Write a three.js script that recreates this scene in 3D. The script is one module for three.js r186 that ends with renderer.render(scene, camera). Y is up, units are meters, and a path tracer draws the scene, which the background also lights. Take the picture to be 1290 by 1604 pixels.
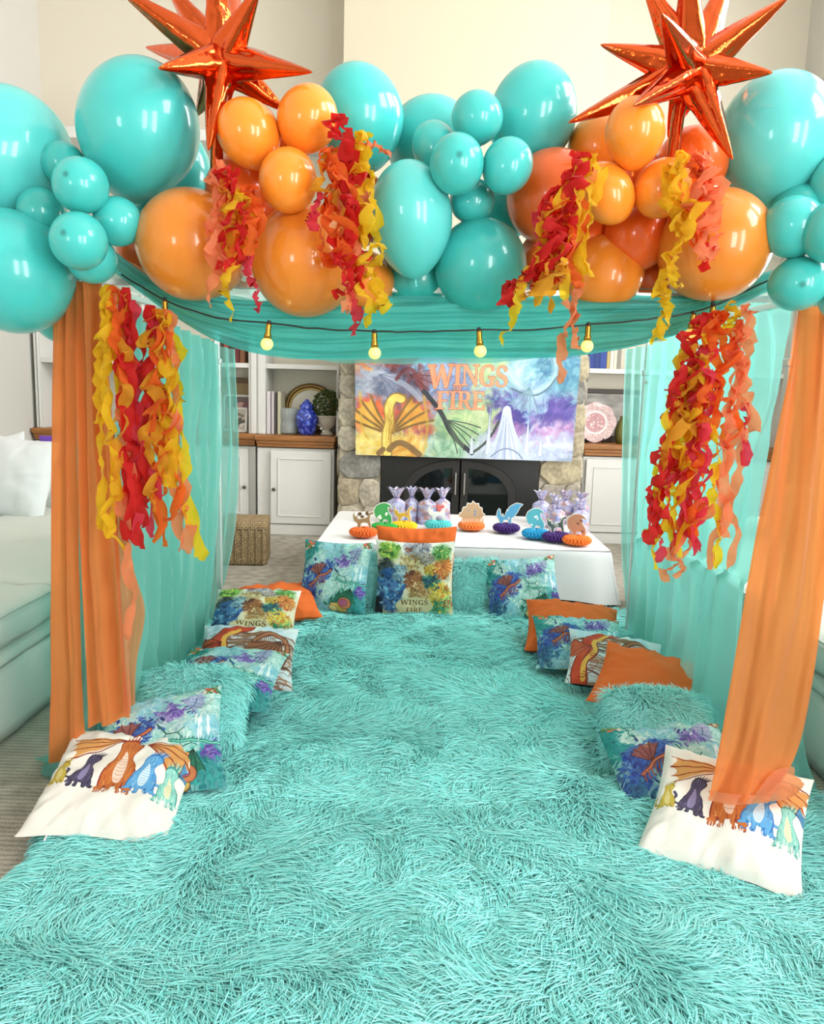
import * as THREE from 'three';
import { mergeGeometries, mergeVertices } from 'three/addons/utils/BufferGeometryUtils.js';
import { RoundedBoxGeometry } from 'three/addons/geometries/RoundedBoxGeometry.js';
import { RectAreaLightUniformsLib } from 'three/addons/lights/RectAreaLightUniformsLib.js';
import { createNoise2D, createNoise3D } from 'simplex-noise';

// ------------------------------------------------------------------ camera, sky, daylight, exposure
const scene = new THREE.Scene();
const FX = 1240, CX = 645, CY = 802;
const camera = new THREE.PerspectiveCamera(2 * Math.atan(802 / FX) * 180 / Math.PI, 1290 / 1604, 0.05, 60);
camera.rotation.order = 'YXZ';
camera.position.set(0, 1.4, 0);
camera.rotation.set(-8.83 * Math.PI / 180, 0.906 * Math.PI / 180, 1.6 * Math.PI / 180);
camera.updateMatrixWorld(true);
const renderer = new THREE.WebGLRenderer();
renderer.toneMapping = THREE.LinearToneMapping;
renderer.toneMappingExposure = 0.95;
renderer.shadowMap.enabled = true;
RectAreaLightUniformsLib.init();
scene.background = new THREE.Color(0.80, 0.90, 1.0);
scene.backgroundIntensity = 5;
// the room: x from -3.75 to 3.4, z from -7.95 to 3.4, ceiling at 5.7
const ROOM = { x0: -3.75, x1: 3.4, z0: -7.95, z1: 3.4, h: 5.7 };
// daylight stands in each window opening: [wall, centre along wall, sill, width, height]
const WINDOWS = [
  ['right', 1.55, 0.25, 1.35, 3.1], ['back', 2.55, 0.25, 1.2, 3.1], ['back', -2.6, 0.8, 0.9, 1.4],
  ['right', -5.2, 3.1, 1.5, 2.0], ['right', -3.2, 3.1, 1.5, 2.0], ['right', -1.2, 3.1, 1.5, 2.0],
  ['right', -4.9, 0.7, 1.5, 1.8],
];
const DAY = new THREE.Color(1.0, 0.965, 0.92), DAYLIGHT = 15.8;
for (const [wall, c, sill, w, h] of WINDOWS) {
  const l = new THREE.RectAreaLight(DAY, DAYLIGHT, w, h);
  l.name = 'window_daylight';
  if (wall === 'back') { l.position.set(c, sill + h / 2, ROOM.z1 + 0.17); l.lookAt(c, sill + h / 2, 0); }
  else { l.position.set(ROOM.x1 + 0.17, sill + h / 2, c); l.lookAt(0, sill + h / 2, c); }
  scene.add(l);
}

// ------------------------------------------------------------------ helpers
let seedN = 1;
function rngOf(s) { let a = (s * 2654435761) >>> 0; return () => { a = (a + 0x6d2b79f5) | 0; let t = Math.imul(a ^ (a >>> 15), 1 | a); t = (t + Math.imul(t ^ (t >>> 7), 61 | t)) ^ t; return ((t ^ (t >>> 14)) >>> 0) / 4294967296; }; }
const rnd = rngOf(77);
const n2 = createNoise2D(rngOf(5)), n3 = createNoise3D(rngOf(9));
const V = (x, y, z) => new THREE.Vector3(x, y, z);
const lerp = (a, b, t) => a + (b - a) * t, clamp = (x, a = 0, b = 1) => Math.min(b, Math.max(a, x));
const sstep = (a, b, x) => { const t = clamp((x - a) / (b - a)); return t * t * (3 - 2 * t); };
// the point on the sight line of a measured spot, at distance d down the room
function W(px, py, d) { const r = V((px - CX) / FX, -(py - CY) / FX, -1).applyQuaternion(camera.quaternion); return r.multiplyScalar(d / -r.z).add(camera.position); }
function G(px, py, y = 0) { const r = V((px - CX) / FX, -(py - CY) / FX, -1).applyQuaternion(camera.quaternion); return r.multiplyScalar((y - 1.4) / r.y).add(camera.position); }
const used = {};
function numbered(n) { const k = used[n] = (used[n] ?? -1) + 1; return k ? `${n}_${String(k).padStart(3, '0')}` : n; }
function tag(o, label, category, group, kind) { const u = {}; if (label) u.label = label; if (category) u.category = category; if (group) u.group = group; if (kind) u.kind = kind; o.userData = { ...u }; return o; }
function shade(o) { o.castShadow = o.receiveShadow = true; return o; }
function mesh(name, geo, mat, parent = scene) { const m = shade(new THREE.Mesh(geo, mat)); m.name = numbered(name); parent.add(m); return m; }
function thing(name, label, category, pos = [0, 0, 0], turn = 0, group) { const o = new THREE.Group(); o.name = numbered(name); o.position.set(...pos); o.rotation.y = turn; scene.add(o); return tag(o, label, category, group); }
function struct(name, geo, mat, parent = scene) { const m = mesh(name, geo, mat, parent); if (parent === scene) m.userData = { kind: 'structure' }; return m; }
const merge = (a) => mergeGeometries(a.map((g) => (g.index ? g.toNonIndexed() : g)), false);
function box(w, h, d, x = 0, y = 0, z = 0) { const g = new THREE.BoxGeometry(w, h, d); g.translate(x, y, z); return g; }
function rbox(w, h, d, r, x = 0, y = 0, z = 0, seg = 2) { const g = new RoundedBoxGeometry(w, h, d, seg, r); g.translate(x, y, z); return g; }
function cyl(r0, r1, h, x = 0, y = 0, z = 0, n = 20) { const g = new THREE.CylinderGeometry(r0, r1, h, n); g.translate(x, y, z); return g; }
function lathe(pts, n = 28) { return new THREE.LatheGeometry(pts.map((p) => new THREE.Vector2(p[0], p[1])), n); }
function tube(pts, r, seg = 24, rs = 8) { return new THREE.TubeGeometry(new THREE.CatmullRomCurve3(pts), seg, r, rs, false); }
function grid(nu, nv, f) {
  const p = [], uv = [], ix = [];
  for (let j = 0; j <= nv; j++) for (let i = 0; i <= nu; i++) { const q = f(i / nu, j / nv); p.push(q.x, q.y, q.z); uv.push(i / nu, 1 - j / nv); }
  for (let j = 0; j < nv; j++) for (let i = 0; i < nu; i++) { const a = j * (nu + 1) + i, b = a + 1, c = a + nu + 1, d = c + 1; ix.push(a, c, b, b, c, d); }
  const g = new THREE.BufferGeometry();
  g.setAttribute('position', new THREE.Float32BufferAttribute(p, 3)); g.setAttribute('uv', new THREE.Float32BufferAttribute(uv, 2)); g.setIndex(ix); g.computeVertexNormals();
  return g;
}
function extr(shape, depth, bevel = 0, seg = 1) { return new THREE.ExtrudeGeometry(shape, { depth, bevelEnabled: bevel > 0, bevelThickness: bevel, bevelSize: bevel, bevelSegments: seg, curveSegments: 10 }); }
function canvas(w, h, draw) { const c = document.createElement('canvas'); c.width = w; c.height = h; draw(c.getContext('2d'), w, h); const t = new THREE.CanvasTexture(c); t.colorSpace = THREE.SRGBColorSpace; t.wrapS = t.wrapT = THREE.RepeatWrapping; t.magFilter = THREE.LinearFilter; return t; }
function noiseTex(n, f, srgb = false) { const a = new Uint8Array(n * n * 4); for (let y = 0; y < n; y++) for (let x = 0; x < n; x++) { const v = f(x / n, y / n), k = (y * n + x) * 4; const q = Array.isArray(v) ? v : [v, v, v]; a[k] = clamp(q[0]) * 255; a[k + 1] = clamp(q[1]) * 255; a[k + 2] = clamp(q[2]) * 255; a[k + 3] = 255; } const t = new THREE.DataTexture(a, n, n); t.magFilter = THREE.LinearFilter; t.minFilter = THREE.LinearFilter; t.wrapS = t.wrapT = THREE.RepeatWrapping; if (srgb) t.colorSpace = THREE.SRGBColorSpace; t.needsUpdate = true; return t; }
// seamless noise by mixing four shifted samples
function tile(f) { return (u, v) => { const a = f(u, v), b = f(u - 1, v), c = f(u, v - 1), d = f(u - 1, v - 1); return (a * (1 - u) + b * u) * (1 - v) + (c * (1 - u) + d * u) * v; }; }
const std = (color, roughness = 0.7, o = {}) => new THREE.MeshStandardMaterial({ color, roughness, ...o });
const phys = (color, roughness = 0.7, o = {}) => new THREE.MeshPhysicalMaterial({ color, roughness, ...o });
function boxUV(g, s = 1) { // uv in metres by the dominant axis
  const p = g.attributes.position, n = g.attributes.normal, uv = new Float32Array(p.count * 2);
  for (let i = 0; i < p.count; i++) { const ax = Math.abs(n.getX(i)), ay = Math.abs(n.getY(i)), az = Math.abs(n.getZ(i)); let u, v; if (ax > ay && ax > az) { u = p.getZ(i); v = p.getY(i); } else if (ay > az) { u = p.getX(i); v = p.getZ(i); } else { u = p.getX(i); v = p.getY(i); } uv[2 * i] = u * s; uv[2 * i + 1] = v * s; }
  g.setAttribute('uv', new THREE.BufferAttribute(uv, 2)); return g;
}

// ------------------------------------------------------------------ materials
const clothBump = noiseTex(256, (u, v) => 0.5 + 0.25 * Math.sin(u * 256 * Math.PI / 2) * 0.6 + 0.25 * Math.sin(v * 256 * Math.PI / 2) * 0.6);
const plasterBump = noiseTex(256, tile((u, v) => 0.5 + 0.3 * n2(u * 9, v * 9) + 0.2 * n2(u * 40, v * 40)));
const carpetTex = noiseTex(512, tile((u, v) => { const r = 0.5 + 0.5 * Math.sin(v * 2 * Math.PI * 26 + 0.8 * n2(u * 12, v * 12)); return 0.30 + 0.45 * r + 0.3 * n2(u * 70, v * 160); }));
const carpetCol = noiseTex(512, tile((u, v) => { const k = 0.80 + 0.10 * n2(u * 5, v * 5) + 0.16 * n2(u * 60, v * 150) + 0.07 * Math.sin(v * 2 * Math.PI * 26 + 0.8 * n2(u * 12, v * 12)); return k; }), true);
const woodTex = noiseTex(256, tile((u, v) => 0.84 + 0.12 * n2(u * 2.2, v * 34) + 0.08 * n2(u * 9, v * 90)), true);
const stoneCol = noiseTex(256, tile((u, v) => 0.84 + 0.13 * n2(u * 4, v * 4) + 0.08 * n2(u * 15, v * 13) + 0.05 * n2(u * 50, v * 50)), true);
const stoneBump = noiseTex(256, tile((u, v) => 0.5 + 0.3 * n2(u * 7, v * 7) + 0.18 * n2(u * 26, v * 26)));
const weaveTex = noiseTex(256, (u, v) => { const a = Math.floor(u * 16), b = Math.floor(v * 16), fu = u * 16 - a, fv = v * 16 - b; return (a + b) % 2 ? Math.sin(fu * Math.PI) * 0.7 + 0.2 : Math.sin(fv * Math.PI) * 0.7 + 0.2; });
const M = {
  wall: std('#dcd4c4', 0.9, { bumpMap: plasterBump, bumpScale: 0.0008 }),
  wallGrey: std('#cfccc5', 0.9, { bumpMap: plasterBump, bumpScale: 0.0008 }),
  ceiling: std('#dedcd6', 0.9),
  carpet: std('#cbc3b4', 0.95, { map: carpetCol, bumpMap: carpetTex, bumpScale: 0.004 }),
  white: std('#d9d8d4', 0.45),
  alcove: std('#e2dccb', 0.8),
  wood: std('#b9783a', 0.42, { map: woodTex }),
  woodDark: std('#4a3424', 0.5, { map: woodTex }),
  mortar: std('#c4bca9', 0.95, { bumpMap: stoneBump, bumpScale: 0.004 }),
  black: std('#1a1a19', 0.45), blackSoft: std('#242322', 0.6),
  steel: std('#d8dad8', 0.35, { metalness: 0.75 }),
  chrome: std('#c9c9c6', 0.22, { metalness: 1 }),
  gold: std('#b98f3c', 0.25, { metalness: 1 }),
  sofa: std('#cfd1ca', 0.85, { bumpMap: clothBump, bumpScale: 0.0006 }),
  pillowWhite: std('#d8d9da', 0.85),
  linen: std('#ecebee', 0.8),
  glass: phys('#ffffff', 0.03, { transmission: 1, thickness: 0, ior: 1.45 }),
};
for (const t of [plasterBump]) t.repeat.set(1, 1);

// ------------------------------------------------------------------ the room
{
  const { x0, x1, z0, z1, h } = ROOM, T = 0.16;
  // a wall as boxes round its openings: openings as [a0, a1, y0, y1] along the wall
  const walled = (a0, a1, openings, put) => {
    const xs = [...new Set([a0, a1, ...openings.flatMap((o) => [o[0], o[1]])])].sort((a, b) => a - b), out = [];
    for (let i = 0; i < xs.length - 1; i++) {
      const m = (xs[i] + xs[i + 1]) / 2; let ys = [0, h];
      const here = openings.filter((o) => m > o[0] && m < o[1]);
      ys = [...new Set([0, h, ...here.flatMap((o) => [o[2], o[3]])])].sort((a, b) => a - b);
      for (let j = 0; j < ys.length - 1; j++) { const y = (ys[j] + ys[j + 1]) / 2; if (!here.some((o) => y > o[2] && y < o[3])) out.push(put(xs[i], xs[i + 1], ys[j], ys[j + 1])); }
    }
    return boxUV(merge(out));
  };
  const op = (side) => WINDOWS.filter((w) => w[0] === side).map(([, c, s, w, hh]) => [c - w / 2, c + w / 2, s, s + hh]);
  struct('floor', boxUV(box(x1 - x0 + 2 * T, 0.1, z1 - z0 + 2 * T, (x0 + x1) / 2, -0.05, (z0 + z1) / 2), 1.6), M.carpet);
  struct('ceiling', box(x1 - x0 + 2 * T, 0.12, z1 - z0 + 2 * T, (x0 + x1) / 2, h + 0.06, (z0 + z1) / 2), M.ceiling);
  struct('wall_left', walled(z0 - T, z1 + T, [], (a, b, c, d) => box(T, d - c, b - a, x0 - T / 2, (c + d) / 2, (a + b) / 2)), M.wallGrey);
  struct('wall_far', walled(x0, x1, [], (a, b, c, d) => box(b - a, d - c, T, (a + b) / 2, (c + d) / 2, z0 - T / 2)), M.wall);
  struct('wall_right', walled(z0 - T, z1 + T, op('right'), (a, b, c, d) => box(T, d - c, b - a, x1 + T / 2, (c + d) / 2, (a + b) / 2)), M.wallGrey);
  struct('wall_near', walled(x0, x1, op('back'), (a, b, c, d) => box(b - a, d - c, T, (a + b) / 2, (c + d) / 2, z1 + T / 2)), M.wallGrey);
  WINDOWS.forEach(([wall, c, s, w, hh], k) => {
    const g = new THREE.Group(); g.name = `window_${k + 1}`; g.userData = { kind: 'structure' }; scene.add(g);
    if (wall === 'back') g.position.set(c, s, z1 + 0.05); else { g.position.set(x1 + 0.05, s, c); g.rotation.y = Math.PI / 2; }
    const f = 0.05;
    mesh('window_frame', merge([box(w, f, 0.1, 0, f / 2, 0), box(w, f, 0.1, 0, hh - f / 2, 0), box(f, hh, 0.1, -w / 2 + f / 2, hh / 2, 0), box(f, hh, 0.1, w / 2 - f / 2, hh / 2, 0)]), M.white, g);
    for (let i = 1; i < 3; i++) mesh('window_bar', box(0.03, hh - 2 * f, 0.05, -w / 2 + w * i / 3, hh / 2, 0), M.white, g);
    for (let i = 1; i < 4; i++) mesh('window_bar', box(w - 2 * f, 0.03, 0.05, 0, hh * i / 4, 0), M.white, g);
    mesh('window_sill', rbox(w + 0.12, 0.04, 0.14, 0.008, 0, -0.02, -0.08 * (wall === 'back' ? 1 : -1) * (wall === 'back' ? 1 : -1)), M.white, g);
  });
  struct('baseboard_left', box(0.02, 0.14, z1 - z0, x0 + 0.01, 0.07, (z0 + z1) / 2), M.white);
  struct('baseboard_right', merge([box(0.02, 0.14, z1 - 0.95 - 0.02, x1 - 0.01, 0.07, (z1 + 0.95) / 2), box(0.02, 0.14, -0.55 - z0, x1 - 0.01, 0.07, (z0 - 0.55) / 2)]), M.white);
}

// ------------------------------------------------------------------ chimney breast of field stone with a plastered upper part
const BX0 = -0.80, BX1 = 1.42, BZ = -7.2;
{
  const c = (BX0 + BX1) / 2, w = BX1 - BX0;
  struct('wall_chimney', boxUV(merge([box(w, 3.75, 0.75, c, 1.95 + 3.75 / 2, BZ - 0.375)])), std('#cbc1ab', 0.9, { bumpMap: plasterBump, bumpScale: 0.0008 }));
  const fire0 = -0.40, fire1 = 1.03, fireTop = 0.93;
  const core = struct('wall_stone', merge([box(fire0 - BX0 - 0.02, 1.95, 0.7, (BX0 + fire0 - 0.02) / 2 + 0.01, 0.975, BZ - 0.37), box(BX1 - fire1 - 0.02, 1.95, 0.7, (BX1 + fire1 + 0.02) / 2 - 0.01, 0.975, BZ - 0.37), box(fire1 - fire0 + 0.04, 1.95 - fireTop, 0.7, (fire0 + fire1) / 2, (1.95 + fireTop) / 2, BZ - 0.37)]), M.mortar);
  const tones = ['#c4baa6', '#d3c8b1', '#b5ac9d', '#cdbf9f', '#a3a098', '#c6b79b', '#d8cdb8', '#b3a891'].map((q) => std(q, 0.88, { map: stoneCol, bumpMap: stoneBump, bumpScale: 0.006 }));
  const R = rngOf(31);
  function stone(x, y, w2, h2, side, tone) {
    // an irregular rounded field stone, proud of the mortar
    const sh = new THREE.Shape(), n = 9, pts = [];
    for (let i = 0; i < n; i++) { const a = (i + 0.3 * (R() - 0.5)) / n * Math.PI * 2, k = Math.pow(Math.pow(Math.abs(Math.cos(a)), 4) + Math.pow(Math.abs(Math.sin(a)), 4), -0.25) * (0.9 + 0.1 * R()); pts.push(new THREE.Vector2(Math.cos(a) * k * w2 / 2 * 0.98, Math.sin(a) * k * h2 / 2 * 0.98)); }
    sh.setFromPoints(pts);
    const g = boxUV(extr(sh, 0.018 + 0.02 * R(), 0.012, 2), 1.3);
    const m = mesh('stone', g, tone ?? tones[Math.floor(R() * tones.length)], core);
    if (side === 'front') m.position.set(x, y, BZ - 0.03);
    else { m.position.set(side === 'left' ? BX0 + 0.025 : BX1 - 0.025, y, x); m.rotation.y = side === 'left' ? -Math.PI / 2 : Math.PI / 2; }
    return m;
  }
  // columns beside the firebox, larger low down as in the picture
  const column = (a, b, side) => {
    let y = 0.02;
    const rows = [0.30, 0.26, 0.25, 0.22, 0.25, 0.21, 0.23, 0.24];
    rows.forEach((hh, k) => {
      if (y > 1.93) return; const h2 = Math.min(hh, 1.94 - y), split = k % 3 === 2 || side !== 'front' ? null : 0.42 + 0.2 * R();
      if (split && b - a > 0.3) { const m = a + (b - a) * split; stone((a + m) / 2, y + h2 / 2, m - a, h2, side); stone((m + b) / 2, y + h2 / 2, b - m, h2, side); }
      else stone((a + b) / 2, y + h2 / 2, b - a, h2, side);
      y += h2;
    });
  };
  column(BX0, fire0 - 0.01, 'front'); column(fire1 + 0.01, BX1, 'front');
  column(BZ - 0.15, BZ - 0.03, 'left'); column(BZ - 0.2, BZ - 0.03, 'right');
  for (let k = 0; k < 5; k++) for (let j = 0; j < 4; j++) stone(fire0 + (k + 0.5) * (fire1 - fire0) / 5, fireTop + 0.02 + (j + 0.5) * 0.25, (fire1 - fire0) / 5, 0.25, 'front');

  // black metal fire front with two arched glass doors
  const t = thing('fireplace_insert', 'black metal fireplace front with a pair of arched glass doors set in the stone', 'fireplace', [(fire0 + fire1) / 2, 0.0, BZ - 0.02]);
  const hw = (fire1 - fire0) / 2, H = fireTop;
  const fr = new THREE.Shape([[-hw, 0.02], [hw, 0.02], [hw, H], [-hw, H]].map((p) => new THREE.Vector2(...p)));
  const hole = new THREE.Path(); hole.moveTo(-hw + 0.2, 0.1); hole.lineTo(hw - 0.2, 0.1); hole.lineTo(hw - 0.2, 0.50);
  hole.bezierCurveTo(hw - 0.24, 0.66, hw * 0.45, 0.77, 0, 0.78); hole.bezierCurveTo(-hw * 0.45, 0.77, -hw + 0.24, 0.66, -hw + 0.2, 0.50); hole.lineTo(-hw + 0.2, 0.1); fr.holes.push(hole);
  mesh('fire_frame', extr(fr, 0.03, 0.005, 1), M.black, t);
  for (const s of [-1, 1]) {
    const d = new THREE.Shape(), a = s * 0.01, b = s * (hw - 0.205);
    d.moveTo(a, 0.105); d.lineTo(b, 0.105); d.lineTo(b, 0.495); d.bezierCurveTo(s * (hw - 0.245), 0.65, s * hw * 0.45, 0.762, a, 0.772);
    const i0 = s * 0.07, i1 = s * (hw - 0.27), hl = new THREE.Path(); hl.moveTo(i0, 0.16); hl.lineTo(i1, 0.16); hl.lineTo(i1, 0.47); hl.bezierCurveTo(s * (hw - 0.31), 0.60, s * hw * 0.42, 0.69, i0, 0.70); d.holes.push(hl);
    const door = mesh('fire_door', extr(d, 0.02, 0.004, 1), M.blackSoft, t); door.position.z = 0.012;
    mesh('door_glass', box(Math.abs(i1 - i0) + 0.01, 0.56, 0.004, (i0 + i1) / 2, 0.43, 0.008), phys('#20302a', 0.06, { transmission: 0.75, thickness: 0 }), door);
    mesh('door_handle', merge([cyl(0.009, 0.009, 0.2, s * 0.04, 0.56, 0.05), cyl(0.006, 0.006, 0.04, s * 0.04, 0.62, 0.03).applyMatrix4(new THREE.Matrix4())]), M.chrome, door);
  }
  mesh('firebox', merge([box(2 * hw - 0.3, 0.02, 0.4, 0, 0.08, -0.22), box(2 * hw - 0.3, 0.75, 0.02, 0, 0.45, -0.42), box(0.02, 0.75, 0.4, -hw + 0.16, 0.45, -0.22), box(0.02, 0.75, 0.4, hw - 0.16, 0.45, -0.22)]), M.black, t);
  mesh('fire_grate', merge([0, 1, 2, 3, 4, 5, 6].map((k) => box(0.02, 0.02, 0.22, -0.3 + k * 0.1, 0.2, -0.24)).concat([box(0.7, 0.02, 0.02, 0, 0.18, -0.16), box(0.7, 0.02, 0.02, 0, 0.18, -0.32)])), M.blackSoft, t);
  const lm = std('#4d3c2e', 0.9, { map: woodTex });
  for (let k = 0; k < 3; k++) { const g = cyl(0.045, 0.05, 0.55, 0, 0, 0, 12); g.rotateZ(Math.PI / 2 + 0.1 * (k - 1)); g.translate(0.05 * (k - 1), 0.27 + (k === 2 ? 0.08 : 0), -0.17 - 0.07 * k); mesh('log', g, lm, t); }
}

// ------------------------------------------------------------------ built-in cupboards and shelves either side
function cabinet(name, label, x0, x1, z, doors, opts = {}) {
  const w = x1 - x0, t = thing(name, label, 'cabinet', [(x0 + x1) / 2, 0, z]);
  const depth = z - ROOM.z0 - 0.01;
  mesh('carcass', merge([box(w, 0.82, depth - 0.03, 0, 0.41 + 0.0, -depth / 2 - 0.015)]), M.white, t);
  mesh('plinth', rbox(w, 0.1, 0.012, 0.004, 0, 0.05, -0.009), M.white, t);
  doors.forEach(([a, b, knob]) => {
    const dw = b - a, dx = (a + b) / 2 - (x0 + x1) / 2, dd = mesh('door', rbox(dw, 0.69, 0.02, 0.003, 0, 0, 0), M.white, t); dd.position.set(dx, 0.455, 0);
    const fw = 0.075;
    mesh('door_moulding', merge([rbox(dw - 2 * fw, 0.014, 0.012, 0.004, 0, 0.345 - fw, 0.012), rbox(dw - 2 * fw, 0.014, 0.012, 0.004, 0, -0.345 + fw, 0.012), rbox(0.014, 0.69 - 2 * fw, 0.012, 0.004, -dw / 2 + fw, 0, 0.012), rbox(0.014, 0.69 - 2 * fw, 0.012, 0.004, dw / 2 - fw, 0, 0.012)]), M.white, dd);
    if (knob) { const kg = lathe([[0.001, 0.034], [0.014, 0.032], [0.018, 0.022], [0.01, 0.012], [0.008, 0], [0.001, 0]], 16); kg.rotateX(Math.PI / 2); kg.translate(knob * (dw / 2 - 0.035), -0.02, 0.008); mesh('knob', kg, std('#6d675c', 0.3, { metalness: 1 }), dd); }
  });
  const top = mesh('worktop', merge([rbox(w + 0.03, 0.05, depth + 0.025, 0.01, 0, 0.915, -depth / 2 + 0.02), rbox(w + 0.01, 0.035, depth + 0.005, 0.008, 0, 0.875, -depth / 2 + 0.008), rbox(w, 0.03, depth, 0.006, 0, 0.845, -depth / 2)]), M.wood, t);
  boxUV(top.geometry, 1);
  return t;
}
cabinet('cupboard', 'white panelled cupboard with a wooden worktop, beside the left of the stone fireplace', -1.58, -0.86, -7.36, [[-1.45, -0.885, -1]]);
cabinet('cupboard', 'white panelled cupboard with a wooden worktop, next to the wicker hamper', -3.72, -1.62, -7.46, [[-3.6, -2.95, 1], [-2.93, -2.3, -1], [-2.28, -1.68, 1]]);
cabinet('cupboard', 'white panelled cupboard with a wooden worktop, to the right of the stone fireplace', 1.475, 3.37, -7.42, [[1.5, 2.1, 1], [2.12, 2.72, -1], [2.74, 3.34, 1]]);
function shelves(name, label, x0, x1, z, top, levels, posts, crown) {
  const t = thing(name, label, 'bookcase', [0, 0.94, 0]), depth = z - ROOM.z0 - 0.01, zc = z - depth / 2;
  mesh('back_panel', box(x1 - x0, top - 0.94, 0.015, (x0 + x1) / 2, (top - 0.94) / 2, ROOM.z0 + 0.02), M.alcove, t);
  posts.forEach(([a, b]) => mesh('upright', box(b - a, top - 0.94, depth, (a + b) / 2, (top - 0.94) / 2, zc), M.white, t));
  posts.forEach(([a, b]) => { if (b - a > 0.06) mesh('pilaster', merge([rbox((b - a) * 0.3, top - 0.94, 0.02, 0.006, a + (b - a) * 0.3, (top - 0.94) / 2, z + 0.008), rbox((b - a) * 0.3, top - 0.94, 0.02, 0.006, a + (b - a) * 0.72, (top - 0.94) / 2, z + 0.008)]), M.white, t); });
  for (const y of levels) for (let k = 0; k < posts.length - 1; k++) { const a = posts[k][1], b = posts[k + 1][0]; mesh('shelf', rbox(b - a, 0.045, depth - 0.01, 0.006, (a + b) / 2, y - 0.94, zc), M.white, t); }
  mesh('crown', rbox(x1 - x0 + 0.04, 0.1, depth + 0.03, 0.01, (x0 + x1) / 2, top - 0.94 - 0.02, zc + 0.015), M.white, t);
}
shelves('bookcase', 'white built-in bookcase left of the stone fireplace, standing on the wooden worktop', -3.72, -0.82, -7.52, 3.62, [1.575, 2.2, 2.85], [[-3.72, -3.66], [-2.7, -2.6], [-1.69, -1.53], [-0.86, -0.82]]);
shelves('bookcase', 'white built-in bookcase right of the stone fireplace, with blue books and a pink plate', 1.44, 3.37, -7.56, 3.62, [1.615, 2.2, 2.85], [[1.44, 1.475], [2.35, 2.45], [3.33, 3.37]]);

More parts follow.
